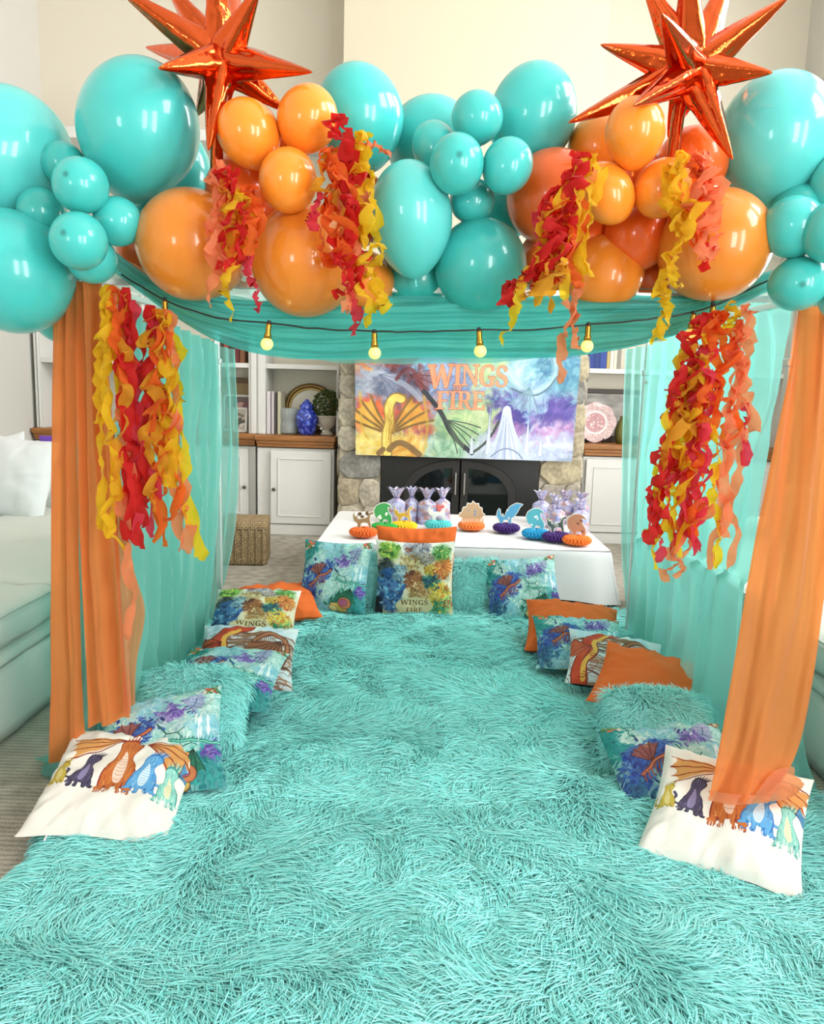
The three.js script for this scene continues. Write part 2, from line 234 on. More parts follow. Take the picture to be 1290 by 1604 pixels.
// things on the shelves
{
  const wt = 0.941;
  const book = (x, y, z, w, h, d, col, label, lean = 0, group) => {
    const t = thing('book', label, 'book', [x, y, z], 0, group); t.rotation.z = lean;
    mesh('book_cover', merge([box(0.004, h, d, -w / 2 + 0.002, h / 2, 0), box(0.004, h, d, w / 2 - 0.002, h / 2, 0), box(w, h, 0.005, 0, h / 2, d / 2)]), std(col, 0.6), t);
    mesh('pages', box(w - 0.008, h - 0.012, d - 0.012, 0, h / 2, -0.003), std('#ece6d8', 0.9), t);
  };
  book(-1.505, wt, -7.66, 0.035, 0.40, 0.24, '#d9d2d6', 'tall pale lilac book standing against the white upright', 0);
  book(-1.465, wt, -7.66, 0.025, 0.40, 0.24, '#cbbfc4', 'tall grey-pink book second from the white upright', 0);
  book(-1.437, wt, -7.66, 0.018, 0.39, 0.24, '#4a4440', 'thin dark brown book between the pale books on the worktop', 0);
  book(-1.405, wt, -7.66, 0.03, 0.40, 0.23, '#c7c2a8', 'tall sage and cream book nearest the glass jars', 0);
  // oval plate in a gold-rimmed frame
  const ov = thing('framed_oval', 'cream oval picture in a gilt and brown frame behind the blue jar', 'picture', [-1.15, wt + 0.001, -7.84]);
  const ring = new THREE.TorusGeometry(0.235, 0.026, 12, 48); ring.scale(1, 0.92, 1); ring.translate(0, 0.245, 0); mesh('frame', ring, std('#8a6d3c', 0.35, { metalness: 0.5 }), ov);
  const ring2 = new THREE.TorusGeometry(0.203, 0.012, 10, 48); ring2.scale(1, 0.92, 1); ring2.translate(0, 0.245, 0.012); mesh('inner_rim', ring2, std('#c9ae6d', 0.3, { metalness: 0.6 }), ov);
  const disc = new THREE.CylinderGeometry(0.205, 0.205, 0.012, 40); disc.rotateX(Math.PI / 2); disc.scale(1, 0.92, 1); disc.translate(0, 0.245, 0); mesh('picture_face', disc, std('#efe9da', 0.5), ov);
  // two glass jars stacked with pale pebbles
  const jarT = thing('glass_jar', 'clear glass storage jar with grey beads on the worktop beside the books', 'jar', [-1.325, wt, -7.60]);
  mesh('jar_glass', lathe([[0.001, 0.002], [0.085, 0.002], [0.09, 0.02], [0.09, 0.10], [0.075, 0.125], [0.09, 0.15], [0.09, 0.235], [0.08, 0.25], [0.001, 0.25]]), phys('#dfe6e4', 0.08, { transmission: 0.65, thickness: 0 }), jarT);
  mesh('beads', merge(Array.from({ length: 26 }, (_, k) => { const g = new THREE.IcosahedronGeometry(0.018, 1); const a = k * 2.4, r = 0.06 * Math.sqrt((k % 13) / 13); g.translate(Math.cos(a) * r, 0.025 + 0.016 * Math.floor(k / 5), Math.sin(a) * r); return g; })), std('#a9aaa6', 0.4), jarT).userData.kind = 'stuff';
  // blue ginger jar
  const bl = phys('#8fa4f4', 0.15, { clearcoat: 0.8, map: noiseTex(128, (u, v) => { const k = n2(u * 9, v * 9) + 0.5 * n2(u * 20, v * 20); return k > 0.5 ? [0.8, 0.85, 1] : k > 0.2 ? [0.5, 0.58, 0.85] : [0.26, 0.34, 0.68]; }, true) });
  const gj = thing('ginger_jar', 'cobalt blue glazed ginger jar with a stepped lid on the worktop', 'jar', [-1.145, wt, -7.56]);
  mesh('jar_body', lathe([[0.001, 0.0], [0.07, 0.0], [0.075, 0.012], [0.1, 0.08], [0.112, 0.15], [0.105, 0.2], [0.078, 0.235], [0.06, 0.245], [0.001, 0.245]], 8), bl, gj);
  mesh('lid', lathe([[0.066, 0.245], [0.07, 0.262], [0.066, 0.285], [0.045, 0.292], [0.042, 0.31], [0.022, 0.316], [0.018, 0.33], [0.001, 0.338]], 8), bl, gj);
  // white bead strand beside the jar
  const bd = thing('bead_strand', 'string of white beads hanging over the pot beside the blue jar', 'beads', [-1.02, wt, -7.58]);
  for (let k = 0; k < 8; k++) { const g = new THREE.SphereGeometry(0.017, 12, 10); g.translate(0.018 * Math.sin(k * 0.9) + 0.008 * k - 0.02, 0.25 - k * 0.031, 0.01 * Math.cos(k)); mesh('bead', g, std('#efeae0', 0.5), bd); }
  // boxwood ball in an urn
  const tp = thing('topiary', 'round clipped green topiary in a pale stone urn beside the stone fireplace', 'plant', [-0.955, wt, -7.58]);
  mesh('urn', lathe([[0.001, 0], [0.06, 0], [0.06, 0.018], [0.028, 0.035], [0.03, 0.05], [0.075, 0.1], [0.088, 0.165], [0.1, 0.172], [0.1, 0.186], [0.088, 0.186], [0.001, 0.18]]), std('#bfb8a8', 0.8), tp);
  const leaf = []; const R = rngOf(8);
  for (let k = 0; k < 900; k++) { const u = R() * 2 - 1, a = R() * Math.PI * 2, s = Math.sqrt(1 - u * u), d = V(s * Math.cos(a), u, s * Math.sin(a)), r = 0.122 + 0.016 * R() + 0.008 * n3(d.x * 3, d.y * 3, d.z * 3); const g = new THREE.SphereGeometry(0.014, 5, 3); g.scale(1, 0.35, 0.7); g.rotateX(R() * 6); g.rotateY(R() * 6); g.translate(d.x * r, 0.29 + d.y * r, d.z * r); leaf.push(g); }
  mesh('foliage', merge(leaf), std('#3f4f1f', 0.75), tp).userData.kind = 'stuff';
  // photo frames in the left alcove
  const photo = (x, z, w, h, frame, face, label, tilt, turn) => {
    const t = thing('photo_frame', label, 'photo frame', [x, wt, z], turn); t.rotation.x = -tilt;
    const s = 0.022; mesh('frame', merge([rbox(w, s, 0.02, 0.004, 0, s / 2, 0), rbox(w, s, 0.02, 0.004, 0, h - s / 2, 0), rbox(s, h, 0.02, 0.004, -w / 2 + s / 2, h / 2, 0), rbox(s, h, 0.02, 0.004, w / 2 - s / 2, h / 2, 0)]), frame, t);
    mesh('photo', box(w - 0.03, h - 0.03, 0.006, 0, h / 2, 0), std('#ffffff', 0.4, { map: face }), t);
    return t;
  };
  const ph = (a) => canvas(64, 96, (c) => { c.fillStyle = a[0]; c.fillRect(0, 0, 64, 96); const R2 = rngOf(a.length + a[1].length + a[0].charCodeAt(2)); for (let k = 0; k < 14; k++) { c.fillStyle = a[1 + (k % (a.length - 1))]; c.beginPath(); c.ellipse(R2() * 64, 20 + R2() * 76, 5 + R2() * 14, 6 + R2() * 18, R2() * 3, 0, 7); c.fill(); } });
  photo(-1.86, -7.75, 0.27, 0.36, M.white, ph(['#6d5a58', '#c99c93', '#7c4f56', '#3a3536', '#b98a8d']), 'larger white photo frame with a dark reddish photograph, behind the small one', 0.12, 0.15);
  photo(-1.80, -7.62, 0.15, 0.24, M.white, ph(['#b9b3a6', '#7d7767', '#d8cfc6', '#55524a', '#c9a9a0']), 'smaller white photo frame with a pale photograph, leaning in front of the larger one', 0.14, -0.2);
  const pic = thing('wood_frame', 'wood-framed picture with a tan mount standing at the back of the left alcove', 'picture', [-1.98, wt, -7.86]);
  mesh('frame', merge([rbox(0.55, 0.05, 0.03, 0.006, 0, 0.495, 0), rbox(0.55, 0.05, 0.03, 0.006, 0, 0.026, 0), rbox(0.05, 0.52, 0.03, 0.006, -0.25, 0.26, 0), rbox(0.05, 0.52, 0.03, 0.006, 0.25, 0.26, 0)]), std('#7c5a34', 0.45, { map: woodTex }), pic);
  mesh('mount', box(0.46, 0.44, 0.01, 0, 0.26, 0), std('#a08c66', 0.8), pic);
  // red and dark books on the upper left shelf, mostly behind the swag
  [['#7c2f2a', 'oxblood'], ['#3b2f2b', 'dark brown'], ['#93402f', 'brick red'], ['#41392f', 'olive brown'], ['#6a2a2c', 'wine red'], ['#8a5a3a', 'tan leather']].forEach(([c, n], k) => book(-2.02 + k * 0.052, 1.598, -7.68, 0.045, 0.2 + 0.02 * (k % 3), 0.2, c, `${n} spined book in the row on the upper left shelf under the turquoise swag`));
  // right alcove: pink plate, dark frame, olive vase, blue books
  const pl = thing('plate', 'pink transferware plate with a scalloped rim propped on the right worktop', 'plate', [1.60, wt + 0.004, -7.58], -0.25); pl.rotation.x = -0.16;
  const plateTex = canvas(256, 256, (c) => {
    c.fillStyle = '#d9bfbf'; c.fillRect(0, 0, 256, 256); const R2 = rngOf(4);
    for (let k = 0; k < 260; k++) { const a = R2() * 6.28, r = 66 + R2() * 58; c.fillStyle = k % 2 ? 'rgba(240,222,220,.7)' : 'rgba(196,152,156,.55)'; c.beginPath(); c.ellipse(128 + r * Math.cos(a), 128 + r * Math.sin(a), 3 + 5 * R2(), 2 + 3 * R2(), a, 0, 7); c.fill(); }
    c.strokeStyle = '#f7ecea'; c.lineWidth = 11; c.beginPath(); c.arc(128, 128, 66, 0, 7); c.stroke();
    c.fillStyle = '#cfa0a6'; c.beginPath(); c.arc(128, 128, 58, 0, 7); c.fill();
    for (let k = 0; k < 60; k++) { const a = R2() * 6.28, r = R2() * 50; c.fillStyle = k % 2 ? 'rgba(240,224,222,.75)' : 'rgba(182,136,142,.55)'; c.beginPath(); c.ellipse(128 + r * Math.cos(a), 128 + r * Math.sin(a), 4 + 7 * R2(), 3 + 4 * R2(), R2() * 3, 0, 7); c.fill(); }
  });
  { const g = lathe([[0.001, 0.0], [0.10, 0.0], [0.115, 0.008], [0.185, 0.022], [0.19, 0.026], [0.186, 0.03], [0.115, 0.016], [0.1, 0.008], [0.001, 0.008]], 60); const p = g.attributes.position, uv = g.attributes.uv;
    for (let i = 0; i < p.count; i++) { const x = p.getX(i), z = p.getZ(i), r = Math.hypot(x, z), a = Math.atan2(z, x), k = 1 + 0.03 * sstep(0.13, 0.19, r) * Math.cos(a * 8); p.setX(i, x * k); p.setZ(i, z * k); uv.setXY(i, 0.5 + x * 2.5, 0.5 - z * 2.5); }
    g.rotateX(Math.PI / 2); g.translate(0, 0.19, 0); g.computeVertexNormals(); mesh('plate_body', g, phys('#ffffff', 0.2, { map: plateTex, clearcoat: 0.6 }), pl); }
  const st = mesh('stand', merge([tube([V(-0.08, 0.03, 0.05), V(-0.08, 0.0, 0.03), V(-0.08, 0.0, -0.07), V(-0.05, 0.22, -0.05)], 0.005), tube([V(0.08, 0.03, 0.05), V(0.08, 0.0, 0.03), V(0.08, 0.0, -0.07), V(0.05, 0.22, -0.05)], 0.005)]), M.black, pl); st.position.y = 0.004;
  const fr = thing('mirror_frame', 'dark wood framed picture standing behind the pink plate', 'picture', [1.83, wt, -7.84]);
  mesh('frame', merge([rbox(0.68, 0.045, 0.03, 0.006, 0, 0.487, 0), rbox(0.68, 0.06, 0.03, 0.006, 0, 0.03, 0), rbox(0.045, 0.51, 0.03, 0.006, -0.317, 0.255, 0), rbox(0.045, 0.51, 0.03, 0.006, 0.317, 0.255, 0)]), std('#3c2a1a', 0.4, { map: woodTex }), fr);
  mesh('picture_face', box(0.6, 0.43, 0.01, 0, 0.265, 0), std('#c9c5bd', 0.35, { map: noiseTex(128, tile((u, v) => 0.75 + 0.2 * n2(u * 3, v * 5)), true) }), fr);
  const vs = thing('vase', 'olive green pottery vase at the right of the alcove by the curtain', 'vase', [1.86, wt, -7.6]);
  mesh('vase_body', lathe([[0.001, 0], [0.05, 0], [0.07, 0.05], [0.075, 0.12], [0.05, 0.2], [0.03, 0.24], [0.035, 0.26], [0.025, 0.26], [0.001, 0.2]]), phys('#6d6a33', 0.35, { clearcoat: 0.4 }), vs);
  [['#27408c', 'royal blue', 0.05], ['#223a80', 'navy blue', 0.05], ['#2b4795', 'mid blue', 0.06], ['#b9a36a', 'old gold', 0.028], ['#e2ddcf', 'ivory', 0.03], ['#d6cfbd', 'cream', 0.03], ['#8e8a80', 'grey', 0.035]].reduce((x, [c, n, w]) => { book(x + w / 2, 1.638, -7.7, w, 0.25, 0.2, c, `${n} spined book on the upper right shelf beside the banner`); return x + w + 0.003; }, 1.5);
}

// wicker hamper on the floor at left
{
  const wk = std('#dcbd8c', 0.85, { bumpMap: weaveTex, bumpScale: 0.012, map: noiseTex(128, tile((u, v) => 0.78 + 0.16 * n2(u * 20, v * 12) + 0.1 * n2(u * 3, v * 3)), true) });
  const t = thing('wicker_hamper', 'square lidded wicker hamper on the beige carpet in front of the white cupboard', 'basket', [-1.43, 0.003, -6.2], 0.12);
  const body = boxUV(rbox(0.36, 0.285, 0.36, 0.02, 0, 0.1425, 0, 3), 4), lid = boxUV(rbox(0.375, 0.06, 0.375, 0.02, 0, 0.318, 0, 3), 4);
  mesh('basket_body', body, wk, t); const l = mesh('lid', lid, wk, t);
  for (let k = 0; k < 7; k++) for (const s of [0, 1]) { const g = cyl(0.008, 0.008, 0.28, 0, 0, 0, 8); if (s) { g.translate(0.182, 0.145, -0.16 + k * 0.053); } else g.translate(-0.16 + k * 0.053, 0.145, 0.182); mesh('stake', g, wk, t); }
  const rim = new THREE.TorusGeometry(0.24, 0.009, 8, 4); rim.rotateZ(Math.PI / 4); rim.rotateX(Math.PI / 2); rim.scale(1.05, 1, 1.05); rim.translate(0, 0.29, 0); mesh('rim', rim, wk, t);
}

// ------------------------------------------------------------------ pillows: a stuffed square with pinched corners; front face and back face are its covers
function pillowHalf(w, h, T, side, seed, bend, n = 34, wr = 1) {
  return grid(n, n, (u, v) => {
    const a = u * 2 - 1, b = 1 - v * 2, s = side > 0 ? a : -a;
    const ea = 1 - Math.pow(Math.abs(s), 2.6), eb = 1 - Math.pow(Math.abs(b), 2.6);
    const pinch = 0.075;
    let x = s * w / 2 * (1 - pinch * (1 - b * b) * s * s), y = b * h / 2 * (1 - pinch * (1 - s * s) * b * b);
    let z = T / 2 * Math.pow(Math.max(0, ea * eb), 0.55);
    const rim = Math.pow(Math.max(Math.abs(s), Math.abs(b)), 3);
    z += wr * (0.010 * n3(x * 7 + seed, y * 7, side * 3) * Math.min(1, 6 * ea * eb) + 0.006 * n3(x * 21 + seed, y * 21, side * 5) * Math.min(1, 5 * ea * eb) * (0.4 + rim));
    // creases that run in from the corners and edges
    const ang = Math.atan2(b, s); z += wr * 0.007 * Math.sin(ang * 18 + seed + 2 * n2(seed, ang * 2)) * rim * Math.min(1, 8 * ea * eb);
    z *= side;
    z += bend * (0.5 - s * s) * w * 0.5 + (bend ? 0.0 : 0);
    z += 0.008 * n2(x * 4 + seed * 2, y * 4) ;
    return V(x, y, z);
  });
}
function pose(o, m) { const X = V(m[3], m[4], m[5]).normalize(), Y = V(m[6], m[7], m[8]).normalize(), Z = X.clone().cross(Y).normalize(); Y.copy(Z.clone().cross(X)); o.quaternion.setFromRotationMatrix(new THREE.Matrix4().makeBasis(X, Y, Z)); o.position.set(m[0], m[1], m[2]); return o; }
function pillow(name, label, m, front, back, { w = 0.45, h = 0.45, T = 0.13, bend = 0, seed = 1, group, zip = false, wr = 1 } = {}) {
  const t = thing(name, label, 'pillow', [0, 0, 0], 0, group); pose(t, m);
  mesh('front_cover', pillowHalf(w, h, T, 1, seed, bend, 34, wr), front, t);
  mesh('back_cover', pillowHalf(w, h, T, -1, seed, bend, 24, wr), back, t);
  if (zip) { const z = mesh('zip_pull', merge([rbox(0.006, 0.022, 0.002, 0.0008, -w * 0.30, -h * 0.475 - 0.008, -0.004)]), M.pillowWhite, t); }
  return t;
}

// ------------------------------------------------------------------ prints (flat print on cloth: generic stand-ins in the colours of the originals)
function blob(c, x, y, r, col) { const g = c.createRadialGradient(x, y, 0, x, y, r); g.addColorStop(0, col); g.addColorStop(0.55, col); g.addColorStop(1, col.replace(/[\d.]+\)$/, '0)')); c.fillStyle = g; c.beginPath(); c.arc(x, y, r, 0, 7); c.fill(); }
const rgba = (h, a) => { const n = parseInt(h.slice(1), 16); return `rgba(${n >> 16},${(n >> 8) & 255},${n & 255},${a})`; };
function fan(c, x, y, r, a0, a1, fill, line, ribs = 4, lw = 3) { // a ribbed fan, scalloped between the ribs
  c.beginPath(); c.moveTo(x, y); let p = null;
  for (let k = 0; k <= ribs; k++) { const a = lerp(a0, a1, k / ribs), px = x + r * Math.cos(a), py = y + r * Math.sin(a); if (!k) c.lineTo(px, py); else { const am = lerp(a0, a1, (k - 0.5) / ribs); c.quadraticCurveTo(x + r * 0.78 * Math.cos(am), y + r * 0.78 * Math.sin(am), px, py); } }
  c.closePath(); c.fillStyle = fill; c.fill(); c.strokeStyle = line; c.lineWidth = lw;
  for (let k = 0; k <= ribs; k++) { const a = lerp(a0, a1, k / ribs); c.beginPath(); c.moveTo(x, y); c.quadraticCurveTo(x + r * 0.55 * Math.cos(a - 0.12), y + r * 0.55 * Math.sin(a - 0.12), x + r * Math.cos(a), y + r * Math.sin(a)); c.stroke(); }
}
function curve(c, pts, col, w) { c.strokeStyle = col; c.lineWidth = w; c.lineCap = 'round'; c.lineJoin = 'round'; c.beginPath(); c.moveTo(pts[0], pts[1]); for (let i = 2; i < pts.length - 2; i += 2) c.quadraticCurveTo(pts[i], pts[i + 1], (pts[i] + pts[i + 2]) / 2, (pts[i + 1] + pts[i + 3]) / 2); c.lineTo(pts[pts.length - 2], pts[pts.length - 1]); c.stroke(); }
const flow = (c, w, h, count, seed, colorAt, len = 16, wid = 4) => { // short brush strokes along a swirling field
  const R = rngOf(seed); c.lineCap = 'round';
  for (let k = 0; k < count; k++) { const x = R() * w, y = R() * h, a = 3 * n2(x / w * 2.2 + seed, y / h * 2.2) + 1.2 * n2(x / w * 7, y / h * 7 + seed), L = len * (0.5 + R()), col = colorAt(x + 14 * (R() - 0.5), y + 14 * (R() - 0.5), R); if (!col) continue; c.strokeStyle = col; c.lineWidth = wid * (0.4 + R()); c.beginPath(); c.moveTo(x - Math.cos(a) * L / 2, y - Math.sin(a) * L / 2); c.quadraticCurveTo(x + 3 * (R() - 0.5), y + 3 * (R() - 0.5), x + Math.cos(a + 0.5) * L / 2, y + Math.sin(a + 0.5) * L / 2); c.stroke(); }
};
const zonesAt = (zones, warp, seed) => (x, y, R) => { let best = null, bd = 1e9; const wx = x + warp * n2(x / 70 + seed, y / 70), wy = y + warp * n2(x / 70, y / 70 + seed + 9); for (const z of zones) { const d = Math.hypot(wx - z[0], (wy - z[1]) * (z[4] ?? 1)) / z[2]; if (d < bd) { bd = d; best = z; } } const cs = best[3]; return rgba(cs[Math.floor(R() * cs.length)], 0.5 + 0.5 * R()); };
function plumeShape(c, x, y, w, h, lean, [dark, mid, light, belly], seed) { // an upright plume: crest, curved stem, ribbed middle, spread foot
  const R = rngOf(seed); c.save(); c.translate(x, y); c.rotate(lean);
  const body = (k) => { c.beginPath(); c.moveTo(-w * 0.42 * k, h * 0.5); c.bezierCurveTo(-w * 0.62 * k, h * 0.2, -w * 0.16 * k, 0, -w * 0.26 * k, -h * 0.26); c.bezierCurveTo(-w * 0.34 * k, -h * 0.46 * k, w * 0.1, -h * 0.56 * k, w * 0.34 * k, -h * 0.36 * k); c.bezierCurveTo(w * 0.44 * k, -h * 0.24, w * 0.12, -h * 0.2, w * 0.22 * k, -h * 0.05); c.bezierCurveTo(w * 0.36 * k, h * 0.1, w * 0.6 * k, h * 0.22, w * 0.42 * k, h * 0.5); c.quadraticCurveTo(0, h * 0.42, -w * 0.42 * k, h * 0.5); c.closePath(); };
  for (let k = 0; k < 7; k++) { const a = -1.95 + k * 0.22; c.fillStyle = k % 2 ? dark : mid; c.beginPath(); c.moveTo(-w * 0.2 + k * w * 0.06, -h * 0.38); c.quadraticCurveTo(w * 0.5 * Math.cos(a) , -h * 0.5 + h * 0.12 * Math.sin(a), w * 0.62 * Math.cos(a), -h * 0.46 + h * 0.16 * Math.sin(a)); c.quadraticCurveTo(w * 0.3 * Math.cos(a), -h * 0.4, -w * 0.12 + k * w * 0.06, -h * 0.32); c.fill(); }
  c.fillStyle = dark; body(1.06); c.fill(); c.fillStyle = mid; body(0.96); c.fill();
  c.save(); body(0.94); c.clip(); for (let k = 0; k < 70; k++) { c.strokeStyle = [dark, light, mid, light][k % 4]; c.globalAlpha = 0.55; c.lineWidth = w * (0.012 + 0.03 * R()); const bx = (R() - 0.5) * w, by = (R() - 0.5) * h; c.beginPath(); c.moveTo(bx, by); c.quadraticCurveTo(bx + w * 0.05, by + h * 0.06, bx - w * 0.02, by + h * 0.12); c.stroke(); } c.globalAlpha = 1; c.restore();
  c.fillStyle = belly; c.beginPath(); c.moveTo(-w * 0.06, -h * 0.2); c.bezierCurveTo(w * 0.1, -h * 0.1, w * 0.24, h * 0.2, w * 0.1, h * 0.38); c.bezierCurveTo(-w * 0.05, h * 0.42, -w * 0.26, h * 0.3, -w * 0.14, h * 0.02); c.closePath(); c.fill();
  c.strokeStyle = dark; c.lineWidth = Math.max(2, w * 0.012); c.globalAlpha = 0.7; for (let k = 0; k < 8; k++) { const yy = -h * 0.12 + k * h * 0.06; c.beginPath(); c.moveTo(-w * 0.12, yy); c.quadraticCurveTo(w * 0.02, yy + h * 0.035, w * 0.14, yy); c.stroke(); } c.globalAlpha = 1;
  for (const s of [-1, 1]) { for (let q = 0; q < 3; q++) { c.fillStyle = q ? mid : dark; c.beginPath(); c.ellipse(s * w * (0.3 + 0.07 * q), h * (0.47 + 0.012 * q), w * 0.1, h * 0.035, s * 0.4, 0, 7); c.fill(); } curve(c, [s * w * 0.24, -h * 0.02, s * w * 0.42, h * 0.08, s * w * 0.38, h * 0.2], dark, w * 0.05); curve(c, [s * w * 0.24, -h * 0.02, s * w * 0.42, h * 0.08, s * w * 0.38, h * 0.2], mid, w * 0.03); }
  c.restore();
}
const sea = (seed) => canvas(640, 640, (c) => { // watercolour of turquoise, blue and violet with branching lines, leaf fans and rust splashes
  const R = rngOf(seed), T3 = ['#1f8d8f', '#2fa39a', '#176f78'], PALE = ['#b9ddd6', '#9fd0c9', '#dcebe4', '#86c2be'], BLUE = ['#24338c', '#2a4fa8', '#1f2870', '#3764b5'], VIO = ['#5a3a9f', '#7d5cb5', '#43297f', '#9a82c8'], GREEN = ['#1d6f5c', '#2f8a6a', '#124a44'], SKY = ['#8fc9d8', '#b7dbe3', '#6fb5c9'];
  const q = (v) => v + 60 * (R() - 0.5);
  const zones = [[q(70), q(80), 110, T3], [q(520), q(110), 110, PALE], [q(230), q(300), 110, BLUE], [q(110), q(430), 90, BLUE], [q(420), q(190), 70, VIO], [q(410), q(370), 120, PALE], [q(560), q(310), 90, SKY], [q(170), q(160), 90, PALE], [q(70), q(560), 90, ['#23507f', '#1c3a5c', '#2f6f8f']], [q(530), q(530), 110, T3], [q(370), q(530), 80, GREEN], [q(590), q(440), 60, VIO], [q(300), q(450), 80, PALE], [q(300), q(70), 100, SKY], [q(220), q(600), 80, SKY]];
  c.fillStyle = '#8fc6c2'; c.fillRect(0, 0, 640, 640); for (const [x, y, r, cs] of zones) for (let k = 0; k < 4; k++) blob(c, x + (R() - 0.5) * r, y + (R() - 0.5) * r, r * (0.6 + 0.6 * R()), rgba(cs[k % cs.length], 0.6));
  flow(c, 640, 640, 1500, seed, zonesAt(zones, 50, seed), 20, 12); flow(c, 640, 640, 700, seed + 5, (x, y, r) => rgba(['#f2f8f4', '#123f4a', '#dff0ea', '#1f5f6a'][Math.floor(r() * 4)], 0.28), 22, 2.5);
  const G1 = '#15594c', branch = (x, y, a, L, w, dep) => { const x2 = x + L * Math.cos(a), y2 = y + L * Math.sin(a); curve(c, [x, y, (x + x2) / 2 + 8 * (R() - 0.5), (y + y2) / 2 + 8 * (R() - 0.5), x2, y2], G1, w); if (dep) for (const s of [-1, 1]) branch(x2, y2, a + s * (0.7 + 0.4 * R()), L * (0.6 + 0.2 * R()), w * 0.8, dep - 1); };
  branch(330, 250, 1.0, 80, 7, 2); branch(430, 470, -1.2, 60, 6, 2); branch(90, 60, 0.6, 60, 5, 2); branch(520, 90, 1.8, 60, 5, 1);
  curve(c, [360, 350, 430, 390, 520, 370, 600, 400, 640, 380], '#1f8a78', 20); curve(c, [360, 350, 430, 390, 520, 370, 600, 400, 640, 380], '#8fd3c4', 6); for (let k = 0; k < 12; k++) curve(c, [400 + k * 20, 372 + 6 * Math.sin(k), 408 + k * 20, 360], '#14554c', 3);
  fan(c, 500, 430, 150, 1.2, 2.7, rgba('#1f6a4c', 0.85), '#0f3a32', 5, 5); fan(c, 200, 330, 120, -2.7, -1.1, rgba('#b3512f', 0.7), '#5f2418', 4, 5); fan(c, 440, 110, 130, -0.5, 0.9, rgba('#8f6fc4', 0.4), rgba('#3f2f7d', 0.6), 4, 3);
  curve(c, [120, 420, 170, 380, 200, 330, 260, 320, 300, 280], '#8f3a24', 22); curve(c, [120, 420, 170, 380, 200, 330, 260, 320, 300, 280], '#d08055', 8); for (let k = 0; k < 7; k++) curve(c, [140 + k * 20, 400 - k * 14, 120 + k * 22, 440 - k * 10, 130 + k * 24, 460 - k * 12], '#9c4a2c', 7);
  for (let k = 0; k < 14; k++) { c.fillStyle = ['#c9402f', '#e0744a', '#3f7c4b', '#6f9a5d', '#e8d9c0'][k % 5]; c.beginPath(); c.ellipse(24 + R() * 80, 16 + R() * 70, 12 + 16 * R(), 7 + 8 * R(), R() * 3, 0, 7); c.fill(); c.beginPath(); c.ellipse(560 + R() * 76, 10 + R() * 50, 12 + 14 * R(), 6 + 8 * R(), R() * 3, 0, 7); c.fill(); c.strokeStyle = 'rgba(50,40,40,.6)'; c.lineWidth = 2; c.stroke(); }
  for (const [x, y, rx, ry, col] of [[400, 600, 80, 34, '#d9b35c'], [450, 560, 62, 52, '#c4774a'], [440, 556, 40, 34, '#a8567a'], [350, 610, 40, 24, '#e3c987']]) { c.fillStyle = col; c.beginPath(); c.ellipse(x, y, rx, ry, 0.3, 0, 7); c.fill(); c.strokeStyle = '#5f3a22'; c.lineWidth = 4; c.stroke(); }
  for (let k = 0; k < 8; k++) { const x = 500 + R() * 110, y = 210 + R() * 90; c.fillStyle = rgba('#f2f7f4', 0.85); c.beginPath(); c.moveTo(x, y); c.quadraticCurveTo(x + 12, y + 34, x - 4, y + 80); c.quadraticCurveTo(x - 14, y + 34, x, y); c.fill(); }
});
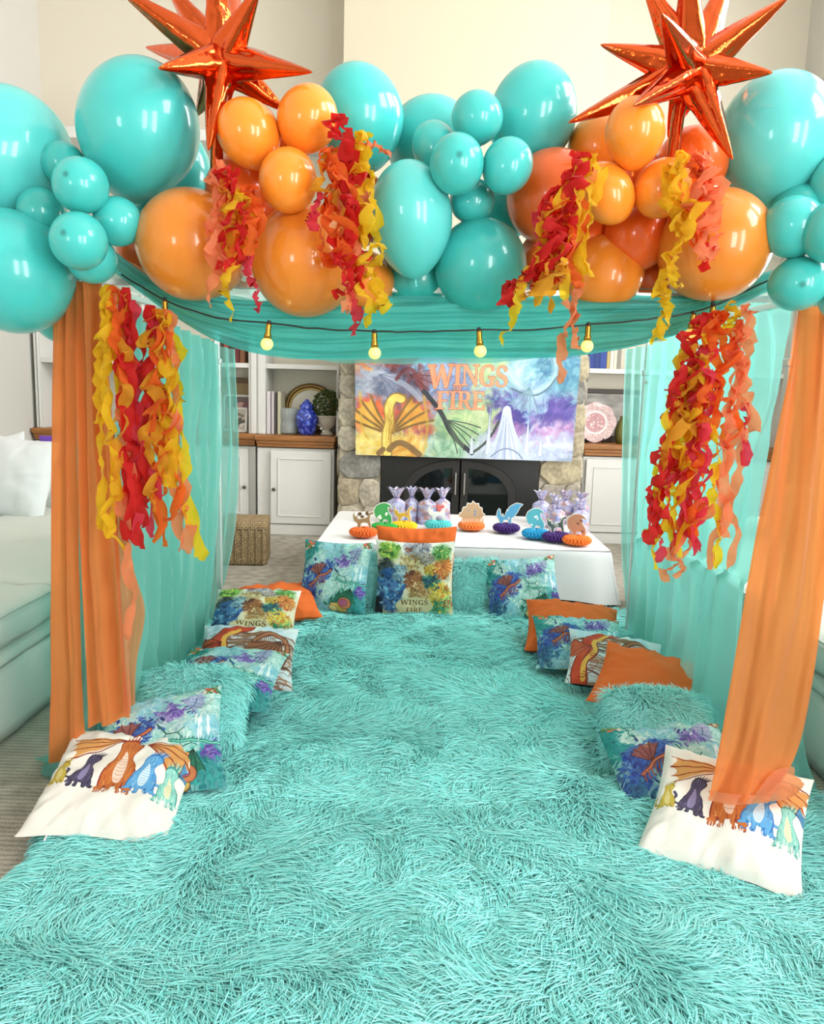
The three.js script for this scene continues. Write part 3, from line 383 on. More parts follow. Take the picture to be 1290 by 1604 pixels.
const crowd = (withTitle) => canvas(640, 640, (c) => { // crowded outlined shapes on a pale ground
  const R = rngOf(12); c.fillStyle = '#e6dcc0'; c.fillRect(0, 0, 640, 640); c.fillStyle = '#efece2'; c.fillRect(0, 0, 640, 95); c.fillStyle = '#d3c294'; c.fillRect(0, 500, 640, 140); c.fillStyle = '#14171c'; c.fillRect(0, 430, 70, 210);
  const zone = [[110, 90, 90, ['#7fbf3d', '#a9d34c', '#4f9a35', '#d9e36a', '#3f7f2f']], [330, 80, 95, ['#b6b4bf', '#8d8b9b', '#d3d0d6', '#9aa5b5', '#76768a']], [530, 100, 85, ['#4c9b45', '#7fbf5c', '#2f7a3f', '#b3d36b']], [268, 66, 32, ['#c84f3e', '#e08a72']], [290, 190, 90, ['#d9c08a', '#c3a56c', '#e7d6a7', '#b08b52']], [80, 230, 85, ['#1f2b33', '#2f4a50', '#4f7a86', '#16202a']], [110, 370, 125, ['#2c63a8', '#3a86c4', '#6fb2d9', '#1f4a86', '#8fc9e3']], [200, 270, 75, ['#8fb7c9', '#a9c9d4', '#6f9cb3']], [315, 330, 85, ['#8a4a26', '#a9662f', '#6d351c', '#c48a4a']], [540, 230, 85, ['#d9722d', '#e58e3c', '#c2501f', '#f0b050']], [440, 240, 55, ['#f0c53a', '#f6d76a', '#e0a83a']], [460, 340, 80, ['#1f6f6d', '#2a8a7d', '#1c4f8c', '#123f55']], [520, 430, 100, ['#f0cf4a', '#f3b53f', '#dfe07a', '#d98f3d']], [360, 430, 95, ['#d3a86c', '#e3c08c', '#b98a4c']], [510, 560, 90, ['#3f9a6a', '#f0c53a', '#69b98a', '#e0a03a', '#2f7f5a']], [600, 500, 60, ['#8fc46a', '#efe3a0', '#c95f3a']], [140, 510, 95, ['#2a5a9c', '#3f7fbd', '#1d3f6d', '#8ab5d6']], [410, 150, 60, ['#b8a9a0', '#8f8580', '#d6cbc0']]];
  for (const [x, y, r, cols] of zone) { blob(c, x, y, r * 1.15, rgba(cols[0], 0.85)); }
  for (const [x, y, r, cols] of zone) for (let k = 0; k < 46; k++) { const a = R() * 6.28, d = Math.sqrt(R()) * r, X = x + d * Math.cos(a), Y = y + d * Math.sin(a) * 0.9, rx = r * (0.08 + 0.18 * R()), ry = r * (0.05 + 0.1 * R()), ro = R() * 3.1; c.fillStyle = cols[k % cols.length]; c.beginPath(); if (k % 3) c.ellipse(X, Y, rx, ry, ro, 0, 7); else { c.moveTo(X + rx * 1.4 * Math.cos(ro), Y + rx * 1.4 * Math.sin(ro)); c.quadraticCurveTo(X, Y - ry * 2, X - rx * Math.cos(ro), Y - rx * Math.sin(ro)); c.quadraticCurveTo(X, Y + ry, X + rx * 1.4 * Math.cos(ro), Y + rx * 1.4 * Math.sin(ro)); } c.fill(); c.strokeStyle = 'rgba(38,28,24,.8)'; c.lineWidth = 1.7; c.stroke(); }
  for (let k = 0; k < 34; k++) { const x = 30 + R() * 580, y = 40 + R() * 480; curve(c, [x, y, x + 30 * (R() - 0.5), y + 26, x + 60 * (R() - 0.5), y + 36 + 26 * R()], 'rgba(45,35,30,.85)', 2.4); }
  fan(c, 110, 330, 110, -2.4, -1.0, rgba('#2c63a8', 0.8), '#152f57', 4, 4); fan(c, 540, 210, 100, -0.9, 0.5, rgba('#e58e3c', 0.8), '#7d3316', 4, 4); fan(c, 300, 60, 90, -2.9, -1.9, rgba('#b6b4bf', 0.9), '#4f4d5c', 3, 3); fan(c, 370, 60, 90, -1.2, -0.2, rgba('#b6b4bf', 0.9), '#4f4d5c', 3, 3);
  if (withTitle) { c.fillStyle = '#d9c99e'; c.beginPath(); c.ellipse(322, 538, 150, 74, 0, 0, 7); c.fill(); c.fillStyle = '#6d4a26'; c.textAlign = 'center'; c.font = 'bold 62px serif'; c.fillText('WINGS', 322, 530); c.font = 'bold 20px serif'; c.fillText('OF', 322, 548); c.font = 'bold 56px serif'; c.fillText('FIRE', 322, 594); }
});
const canyon = () => canvas(512, 512, (c) => { // brown rock strata under a pale sky with a red and yellow plume
  const R = rngOf(15); c.fillStyle = '#dfe9ef'; c.fillRect(0, 0, 512, 512); for (let k = 0; k < 14; k++) blob(c, R() * 512, R() * 130, 50 + R() * 60, rgba(['#a9cbe3', '#f3f3f0', '#c9dbe6'][k % 3], 0.5));
  for (let k = 0; k < 120; k++) { const y = 120 + R() * 400, x = R() * 420; curve(c, [x, y, x + 60, y - 16 + R() * 20, x + 120, y - 24 * R(), x + 150 + 60 * R(), y - 10 + 30 * R()], rgba(['#8a5a3f', '#6d4030', '#a9745a', '#5c3a30', '#b98a6a', '#c9a58a'][k % 6], 0.8), 3 + R() * 14); }
  flow(c, 512, 512, 500, 8, (x, y, r) => y > 120 ? rgba(['#8f6a5c', '#4f3028', '#c4a08a'][Math.floor(r() * 3)], 0.5) : rgba('#ffffff', 0.3), 26, 4);
  curve(c, [70, 500, 40, 380, 130, 280, 90, 170, 190, 80, 240, 70], '#7d1f12', 84); curve(c, [70, 500, 40, 380, 130, 280, 90, 170, 190, 80, 240, 70], '#cc4424', 72); curve(c, [86, 490, 66, 380, 150, 280, 120, 180, 200, 100], '#eab04a', 26);
  for (let k = 0; k < 26; k++) { const t = k / 26, x = 60 + 40 * Math.sin(t * 6) + t * 60, y = 480 - t * 380; curve(c, [x, y, x + 22, y + 8, x + 40, y - 4], '#8f2414', 4); }
  fan(c, 120, 220, 150, 1.9, 3.6, rgba('#c9502a', 0.9), '#6d1a10', 4, 6); fan(c, 430, 180, 200, 1.5, 3.0, rgba('#9a5a3c', 0.92), '#4f2518', 6, 6);
  curve(c, [290, 190, 350, 110, 430, 130, 490, 240, 440, 380], '#5f2c1e', 34); curve(c, [290, 190, 350, 110, 430, 130, 490, 240, 440, 380], '#b0704c', 20); for (let k = 0; k < 16; k++) curve(c, [300 + k * 11, 176 - 5 * Math.sin(k / 3) * 8, 310 + k * 11, 190], '#6d3424', 4);
});
const fiveMotifs = () => canvas(1024, 1024, (c) => { // white ground, five coloured plume motifs in a row, the tallest between two ribbed fans
  const R = rngOf(21); c.fillStyle = '#f2eee6'; c.fillRect(0, 0, 1024, 1024);
  fan(c, 500, 175, 440, 2.60, 3.2, 'rgba(214,150,76,.9)', '#8a2c16', 3, 10); fan(c, 640, 205, 420, -0.08, 0.86, 'rgba(210,140,66,.9)', '#8a2c16', 4, 10);
  const feet = (x, y, w, dark, mid) => { for (const q of [-0.9, -0.35, 0.4, 0.95]) { curve(c, [x + q * w * 0.55, y - w * 0.55, x + q * w * 0.75, y - w * 0.15, x + q * w * 0.68, y + w * 0.10, x + q * w * 0.9, y + w * 0.16], dark, w * 0.26); curve(c, [x + q * w * 0.55, y - w * 0.55, x + q * w * 0.75, y - w * 0.15, x + q * w * 0.68, y + w * 0.10, x + q * w * 0.9, y + w * 0.16], mid, w * 0.17); for (let k = 0; k < 3; k++) curve(c, [x + q * w * 0.8, y + w * 0.12, x + q * w * 0.8 + (k - 1) * w * 0.12, y + w * 0.26], dark, w * 0.04); } };
  const tail = (x, y, w, sgn, dark, mid) => { for (const [col, lw] of [[dark, 0.24], [mid, 0.15]]) curve(c, [x, y, x + sgn * w * 0.7, y + w * 0.2, x + sgn * w * 1.0, y - w * 0.3, x + sgn * w * 0.75, y - w * 0.75, x + sgn * w * 1.0, y - w * 1.0], col, w * lw); };
  tail(75, 620, 60, -1, '#8f7a20', '#cdb544'); tail(240, 600, 90, -1, '#26202f', '#4a4263'); tail(800, 600, 90, 1, '#2f6fb5', '#5fa6dc');
  feet(105, 640, 70, '#8f7a20', '#cdb544'); feet(295, 660, 100, '#26202f', '#4a4263'); feet(530, 690, 130, '#8f3016', '#c46a2c'); feet(725, 670, 120, '#2f6fb5', '#5fa6dc'); feet(905, 720, 95, '#3f8f8a', '#8fcfc2');
  plumeShape(c, 105, 535, 120, 230, -0.1, ['#8f7a20', '#cdb544', '#e6d67a', '#ead994'], 2);
  plumeShape(c, 530, 410, 240, 540, 0.0, ['#8f3016', '#c46a2c', '#dfa05a', '#f0d3c0'], 3);
  plumeShape(c, 290, 500, 165, 320, 0.1, ['#26202f', '#4a4263', '#7d74a3', '#9a91c0'], 4);
  plumeShape(c, 725, 495, 210, 350, 0.12, ['#2f6fb5', '#5fa6dc', '#b0daf2', '#cfe6f3'], 5);
  plumeShape(c, 910, 555, 160, 320, -0.12, ['#3f8f8a', '#8fcfc2', '#d3ece4', '#f0e3bc'], 6);
  fan(c, 950, 440, 100, -1.3, 0.5, 'rgba(63,134,184,.9)', '#27384a', 3, 5);
  for (let k = 0; k < 150; k++) { const x = R() * 1024, y = 690 + 40 * R(); c.strokeStyle = rgba('#f2eee6', 0.7); c.lineWidth = 3 + 5 * R(); c.beginPath(); c.moveTo(x, y + 30); c.lineTo(x + 8 * (R() - 0.5), y - 20 * R()); c.stroke(); }
});
const fabric = (map, o = {}) => std('#e6e6e6', 0.85, { map, bumpMap: clothBump, bumpScale: 0.0003, ...o });
const P = { sea: fabric(sea(3)), sea2: fabric(sea(29)), crowd: fabric(crowd(true)), canyon: fabric(canyon()), five: fabric(fiveMotifs()), white: std('#d9d5cc', 0.85), black: std('#121213', 0.85), orange: std('#d9601c', 0.85, { bumpMap: clothBump, bumpScale: 0.0003 }), teal: std('#4fb0a6', 0.85) };

pillow('pillow', 'white pillow printed with five coloured winged figures, lying by the left post', [-0.945, 0.135, -2.333, 0.997, -0.062, -0.038, -0.011, 0.287, -0.958], P.five, P.white, { seed: 1, zip: true, T: 0.12 });
pillow('pillow', 'white pillow printed with five coloured winged figures, with the right orange drape resting on it', [0.944, 0.148, -2.251, 0.892, -0.002, 0.453, 0.419, 0.383, -0.823], P.five, P.white, { seed: 7, T: 0.12 });
pillow('pillow', 'blue and turquoise watercolour pillow behind the white pillow at the left post', [-0.885, 0.17, -2.53, 0.965, 0.137, -0.224, -0.262, 0.424, -0.867], P.sea, P.sea, { seed: 3 });
{ const m = [0.887, 0.135, -2.56, 0.997, 0.08, -0.023, -0.046, 0.299, -0.953]; pillow('pillow', 'violet and turquoise watercolour pillow partly under the white pillow at the right', m, P.sea2, P.sea2, { seed: 4 }); }
pillow('pillow', 'pale turquoise watercolour pillow slumped between the left fuzzy pillow and the canyon pillow', [-0.80, 0.19, -3.12, 1.0, -0.0, 0.016, 0.016, 0.222, -0.975], P.sea, P.sea, { seed: 5, T: 0.12 });
pillow('pillow', 'canyon print pillow with a black back in the left row, under the crowded print pillow', [-0.79, 0.175, -3.45, 0.993, -0.043, -0.107, -0.094, 0.338, -0.937], P.canyon, P.black, { seed: 6, T: 0.11 });
pillow('pillow', 'white pillow crowded with small coloured shapes, rearmost printed one of the left row', [-0.866, 0.215, -3.966, 0.997, -0.01, -0.075, -0.066, 0.366, -0.928], P.crowd, P.white, { seed: 8, T: 0.12 });
pillow('pillow', 'plain orange pillow behind the crowded print pillow of the left row', [-0.83, 0.15, -4.45, 0.961, 0.03, -0.276, -0.277, 0.185, -0.943], P.orange, P.orange, { seed: 9, T: 0.14 });
pillow('pillow', 'blue and turquoise watercolour pillow leaning on the left end of the white table', [-0.525, 0.275, -4.62, 0.985, 0.017, 0.17, 0.107, 0.9, -0.423], P.sea, P.sea, { seed: 10, w: 0.43, T: 0.12 });
pillow('pillow', 'crowded print pillow with a title along its foot, standing in the middle before the table', [-0.046, 0.275, -4.62, 1.0, -0.002, -0.023, 0.007, 0.96, -0.20], P.crowd, P.white, { seed: 11, w: 0.48, h: 0.47, T: 0.12 });
pillow('pillow', 'plain orange pillow behind the middle crowded print pillow, only its top edge showing', [-0.04, 0.32, -4.78, 1.0, 0.012, -0.021, 0.0, 0.98, -0.2], P.orange, P.orange, { seed: 12, w: 0.5, h: 0.5, T: 0.12 });
pillow('pillow', 'deep blue and turquoise watercolour pillow leaning on the right half of the white table', [0.607, 0.225, -4.68, 0.994, 0.109, 0.009, -0.071, 0.708, -0.702], P.sea2, P.sea2, { seed: 13, T: 0.12 });
pillow('pillow', 'plain orange pillow at the far end of the right row, beside the table corner', [0.80, 0.17, -4.05, 0.985, -0.06, 0.1, 0.087, 0.33, -0.93], P.orange, P.orange, { seed: 14, w: 0.5, T: 0.19 });
pillow('pillow', 'turquoise watercolour pillow in the right row in front of the far orange pillow', [0.788, 0.175, -3.80, 0.998, -0.014, 0.065, 0.067, 0.30, -0.953], P.sea2, P.sea2, { seed: 15, T: 0.11 });
pillow('pillow', 'canyon print pillow with a black back in the right row, before the near orange pillow', [0.91, 0.165, -3.56, 0.979, -0.12, 0.162, 0.18, 0.285, -0.94], P.canyon, P.black, { seed: 16, T: 0.11 });
pillow('pillow', 'plain orange pillow at the near end of the right row, behind the fuzzy pillow', [0.984, 0.185, -3.25, 0.925, -0.134, 0.354, 0.377, 0.304, -0.869], P.orange, P.orange, { seed: 17, T: 0.12 });

// ------------------------------------------------------------------ fur: curled tufts of three strands, copied over rug and fuzzy pillows
function tuftGeo() {
  const out = [], R = rngOf(61);
  for (let s = 0; s < 3; s++) {
    const yaw = (s - 1) * 0.55 + 0.3 * (R() - 0.5), len = 0.85 + 0.3 * R(), ox = (s - 1) * 0.11, oz = 0.1 * (R() - 0.5), sw = 0.22 * (R() - 0.5);
    const cl = [[0, 0], [0.24, 0.16], [0.42, 0.42], [0.52, 0.72], [0.55, 1.05]], wd = [0.028, 0.033, 0.030, 0.022, 0.0025], p = [], ix = [];
    cl.forEach(([y, z], k) => { const lx = sw * (k / 4) ** 2; for (const [e, up] of [[-1, 0], [0, 1], [1, 0]]) { const X = lx + e * wd[k], Y = y * len + up * wd[k] * 0.8, Z = z * len; p.push(X * Math.cos(yaw) + Z * Math.sin(yaw) + ox, Y, -X * Math.sin(yaw) + Z * Math.cos(yaw) + oz); } });
    for (let k = 0; k < 4; k++) for (let e = 0; e < 2; e++) { const a = k * 3 + e, b = a + 1, c = a + 3, d = a + 4; ix.push(a, c, b, b, c, d); }
    const g = new THREE.BufferGeometry(); g.setAttribute('position', new THREE.Float32BufferAttribute(p, 3)); g.setIndex(ix); g.computeVertexNormals(); out.push(g);
  }
  return mergeGeometries(out, false);
}
const tuft = tuftGeo();
const FUR = std('#ffffff', 0.62, { side: THREE.DoubleSide });
const furTint = (R) => { const k = 0.84 + 0.32 * R(), w = R(); return new THREE.Color(lerp(0.19, 0.32, w) * k, lerp(0.67, 0.75, w) * k, lerp(0.65, 0.73, w) * k); };
const furBase = std('#3fb2ab', 0.9);
function furOn(parent, spots) { // spots: [position, normal, direction, length]
  const im = shade(new THREE.InstancedMesh(tuft, FUR, spots.length)); im.name = numbered('fur_pile'); im.userData = { kind: 'stuff' };
  const m = new THREE.Matrix4(), R = rngOf(91 + spots.length), X = V(0, 0, 0), Z = V(0, 0, 0);
  spots.forEach(([p, n, d, L], k) => { Z.copy(d).addScaledVector(n, -d.dot(n)).normalize(); X.crossVectors(n, Z).normalize(); m.makeBasis(X.clone().multiplyScalar(L), n.clone().multiplyScalar(L * (0.75 + 0.5 * R())), Z.clone().multiplyScalar(L)); m.setPosition(p); im.setMatrixAt(k, m); im.setColorAt(k, furTint(R)); });
  parent.add(im); return im;
}
{
  const t = thing('shag_rug', 'large turquoise long-pile shag rug covering the floor under the canopy', 'rug');
  const x0 = -1.13, x1 = 1.42, z1 = -1.25, z0 = -4.86;
  const hgt = (x, z) => 0.022 + 0.02 * (0.5 + 0.5 * n2(x * 1.1 + 3, z * 1.3)) + 0.012 * n2(x * 3.1, z * 2.7) + 0.018 * Math.exp(-(((z + 2.35 + 0.06 * Math.sin(x * 3)) / 0.07) ** 2)) * sstep(-0.4, 0.3, x) ;
  const edge = (x, z) => Math.min(1, Math.max(0.1, Math.min(x - x0, x1 - x, z - z0) / 0.12));
  mesh('backing', grid(60, 80, (u, v) => { const x = lerp(x0, x1, u), z = lerp(z0, z1, v); return V(x, 0.004 + hgt(x, z) * edge(x, z), z); }), furBase, t);
  const R = rngOf(17), spots = [], up = V(0, 1, 0);
  let tries = 0;
  while (spots.length < 185000 && tries++ < 1200000) {
    const x = lerp(x0 + 0.01, x1 - 0.01, R()), z = lerp(z0 + 0.01, z1, R());
    if (R() > clamp(2.9 / -z * 0.85)) continue; // thinner with distance
    const b = n2(x * 0.9 + 11, z * 0.9) * 2.2 + n2(x * 2.6, z * 2.6 + 7) * 0.9 + n2(x * 8, z * 8) * 0.35 + (R() - 0.5) * 0.55;
    const a = Math.PI / 2 + b, d = V(Math.cos(a), 0.0, Math.sin(a)); // lies mostly towards the camera
    const L = (0.058 + 0.024 * R()) * (1 + 0.1 * clamp(-z - 2, 0, 3));
    const e = 0.05, nx = -(hgt(x + e, z) - hgt(x - e, z)) / (2 * e), nz = -(hgt(x, z + e) - hgt(x, z - e)) / (2 * e);
    const lie = 0.35 + 0.3 * n2(x * 1.7 + 40, z * 1.7);
    const nn = V(nx, 1, nz).normalize().addScaledVector(d, lie * 0.5).normalize();
    spots.push([V(x, 0.002 + hgt(x, z) * edge(x, z), z), nn, d, L]);
  }
  furOn(t, spots);
}
function fuzzy(label, m, w, h, T, count, seed) {
  const t = thing('fuzzy_pillow', label, 'pillow'); pose(t, m);
  const f = pillowHalf(w, h, T, 1, seed, 0, 22, 0.4), b = pillowHalf(w, h, T, -1, seed, 0, 22, 0.4);
  mesh('cover', merge([f, b]), furBase, t);
  const R = rngOf(seed), spots = [], q = t.quaternion.clone().invert(), down = V(0, -1, 0.35).applyQuaternion(q);
  for (const g of [f, b]) { const p = g.attributes.position, n = g.attributes.normal, ix = g.index.array; const N = Math.floor(count / 2 / (ix.length / 3)) + 1;
    for (let k = 0; k < ix.length; k += 3) for (let i = 0; i < N; i++) { let a = R(), c = R(); if (a + c > 1) { a = 1 - a; c = 1 - c; } const A = [0, 1, 2].map((j) => V().fromBufferAttribute(p, ix[k + j])), B = [0, 1, 2].map((j) => V().fromBufferAttribute(n, ix[k + j]));
      const pt = A[0].addScaledVector(A[1].clone().sub(A[0].clone()), 0).clone(); const P0 = V().fromBufferAttribute(p, ix[k]), P1 = V().fromBufferAttribute(p, ix[k + 1]), P2 = V().fromBufferAttribute(p, ix[k + 2]);
      pt.copy(P0).addScaledVector(P1.sub(P0), a).addScaledVector(P2.sub(P0), c); const nn = B[0].multiplyScalar(1 - a - c).addScaledVector(B[1], a).addScaledVector(B[2], c).normalize();
      const d = down.clone().add(V(R() - 0.5, R() - 0.5, R() - 0.5).multiplyScalar(1.6)).add(V(n3(pt.x * 9, pt.y * 9, seed), n3(pt.y * 9, pt.x * 9, seed + 4), 0).multiplyScalar(1.2));
      spots.push([pt, nn, d, 0.048 + 0.02 * R()]); } }
  furOn(t, spots); return t;
}
fuzzy('turquoise long-pile fuzzy pillow at the near left, behind the watercolour pillow', [-0.86, 0.165, -2.83, 0.99, -0.05, -0.1, 0.0, 0.50, -0.86], 0.34, 0.32, 0.21, 8000, 3);
fuzzy('turquoise long-pile fuzzy pillow at the near right, in front of an orange pillow', [0.895, 0.135, -2.83, 0.98, -0.03, 0.16, 0.08, 0.50, -0.86], 0.34, 0.32, 0.21, 8000, 4);
fuzzy('turquoise fuzzy pillow between the left watercolour pillow and the middle pillow, before the table', [-0.30, 0.21, -4.8, 1, 0, 0, 0, 0.93, -0.36], 0.34, 0.32, 0.13, 5000, 5);
fuzzy('turquoise fuzzy pillow right of the middle crowded print pillow, before the table', [0.30, 0.19, -4.82, 1, 0, 0, 0, 0.93, -0.36], 0.36, 0.30, 0.13, 5000, 6);

// ------------------------------------------------------------------ sofas in white slipcovers
function wrinkle(g, amp, f, seed) { g = mergeVertices(g); const p = g.attributes.position, n = g.attributes.normal; for (let i = 0; i < p.count; i++) { const x = p.getX(i), y = p.getY(i), z = p.getZ(i), k = amp * (n3(x * f + seed, y * f, z * f) + 0.5 * n3(x * f * 2.7, y * f * 2.7 + seed, z * f * 2.7)); p.setXYZ(i, x + n.getX(i) * k, y + n.getY(i) * k, z + n.getZ(i) * k); } g.computeVertexNormals(); return g; }
function softBox(w, h, d, r, x, y, z, amp = 0.008, seed = 1) { const g = new THREE.BoxGeometry(w, h, d, Math.max(4, Math.ceil(w / 0.05)), Math.max(3, Math.ceil(h / 0.05)), Math.max(4, Math.ceil(d / 0.05)));
  const p = g.attributes.position; for (let i = 0; i < p.count; i++) { const q = [p.getX(i), p.getY(i), p.getZ(i)], hs = [w / 2 - r, h / 2 - r, d / 2 - r], c = q.map((v, k) => clamp(v, -hs[k], hs[k])), dv = q.map((v, k) => v - c[k]), L = Math.hypot(...dv); if (L > 1e-6) { const m = Math.min(r, L) / L; q.forEach((v, k) => { q[k] = c[k] + dv[k] * r / L * Math.min(1, 1); }); } p.setXYZ(i, q[0] + x, q[1] + y, q[2] + z); }
  g.deleteAttribute('uv'); g.deleteAttribute('normal'); let m = mergeVertices(g, 1e-5); m.computeVertexNormals(); m = wrinkle(m, amp, 4, seed); return m; }
function sofa(label, x, z, len, flip) {
  const t = thing('sofa', label, 'sofa', [x, 0, z], flip ? Math.PI : 0), D = flip ? 1.0 : 1.4; // front faces +x, length along z
  mesh('base_skirt', boxUV(softBox(D + 0.0, 0.29, len, 0.02, -D / 2, 0.155, 0, 0.004, 2), 3), M.sofa, t);
  mesh('base_rail', boxUV(softBox(D + 0.005, 0.07, len, 0.025, -D / 2, 0.335, 0, 0.003, 9), 3), M.sofa, t);
  for (let k = 0; k < 2; k++) mesh('seat_cushion', boxUV(softBox(D - 0.22, 0.16, len / 2 - 0.12, 0.06, -D / 2 + 0.11 + 0.015, 0.445, (k - 0.5) * (len / 2 - 0.11), 0.008, 3 + k), 3), M.sofa, t);
  mesh('back_rest', boxUV(softBox(0.26, 0.85, len, 0.08, -D + 0.1, 0.43, 0, 0.008, 5), 3), M.sofa, t);
  for (const s of [-1, 1]) mesh('arm', boxUV(softBox(D - 0.02, 0.62, 0.24, 0.08, -D / 2 - 0.01, 0.315, s * (len / 2 + 0.02), 0.006, 6 + s), 3), M.sofa, t);
  for (let k = 0; k < 2; k++) mesh('piping', tube([V(0.012, 0.51, (k - 0.5) * (len / 2 - 0.11) - len / 4 + 0.12), V(0.014, 0.515, (k - 0.5) * (len / 2 - 0.11)), V(0.012, 0.51, (k - 0.5) * (len / 2 - 0.11) + len / 4 - 0.12)], 0.006, 40, 6), M.sofa, t);
  return t;
}
sofa('long white slipcovered sofa at the left behind the orange drapes', -1.59, -3.35, 4.3, false);
sofa('white slipcovered sofa at the right edge behind the orange drape', 1.5, -3.5, 3.4, true);
pillow('throw_pillow', 'large plump white throw pillow at the far end of the left sofa, foremost one', [-2.72, 0.75, -5.10, 0.99, -0.1, 0.1, 0.14, 0.95, -0.3], M.pillowWhite, M.pillowWhite, { seed: 41, w: 0.6, h: 0.58, T: 0.24, wr: 0.6 });
pillow('throw_pillow', 'white throw pillow partly hidden under the foremost one on the left sofa', [-2.94, 0.74, -5.24, 0.97, 0.2, 0.0, -0.14, 0.93, -0.3], M.pillowWhite, M.pillowWhite, { seed: 42, w: 0.56, h: 0.54, T: 0.2, wr: 0.6 });
{ const q = W(84, 708, 5.32); pillow('cushion', 'small violet cushion peeping out behind the white throw pillow by the left drape', [q.x, q.y, q.z, 0.98, 0.1, 0.1, -0.1, 0.97, -0.2], std('#6b3fb0', 0.8), std('#6b3fb0', 0.8), { seed: 45, w: 0.2, h: 0.24, T: 0.1, wr: 0.5 }); }

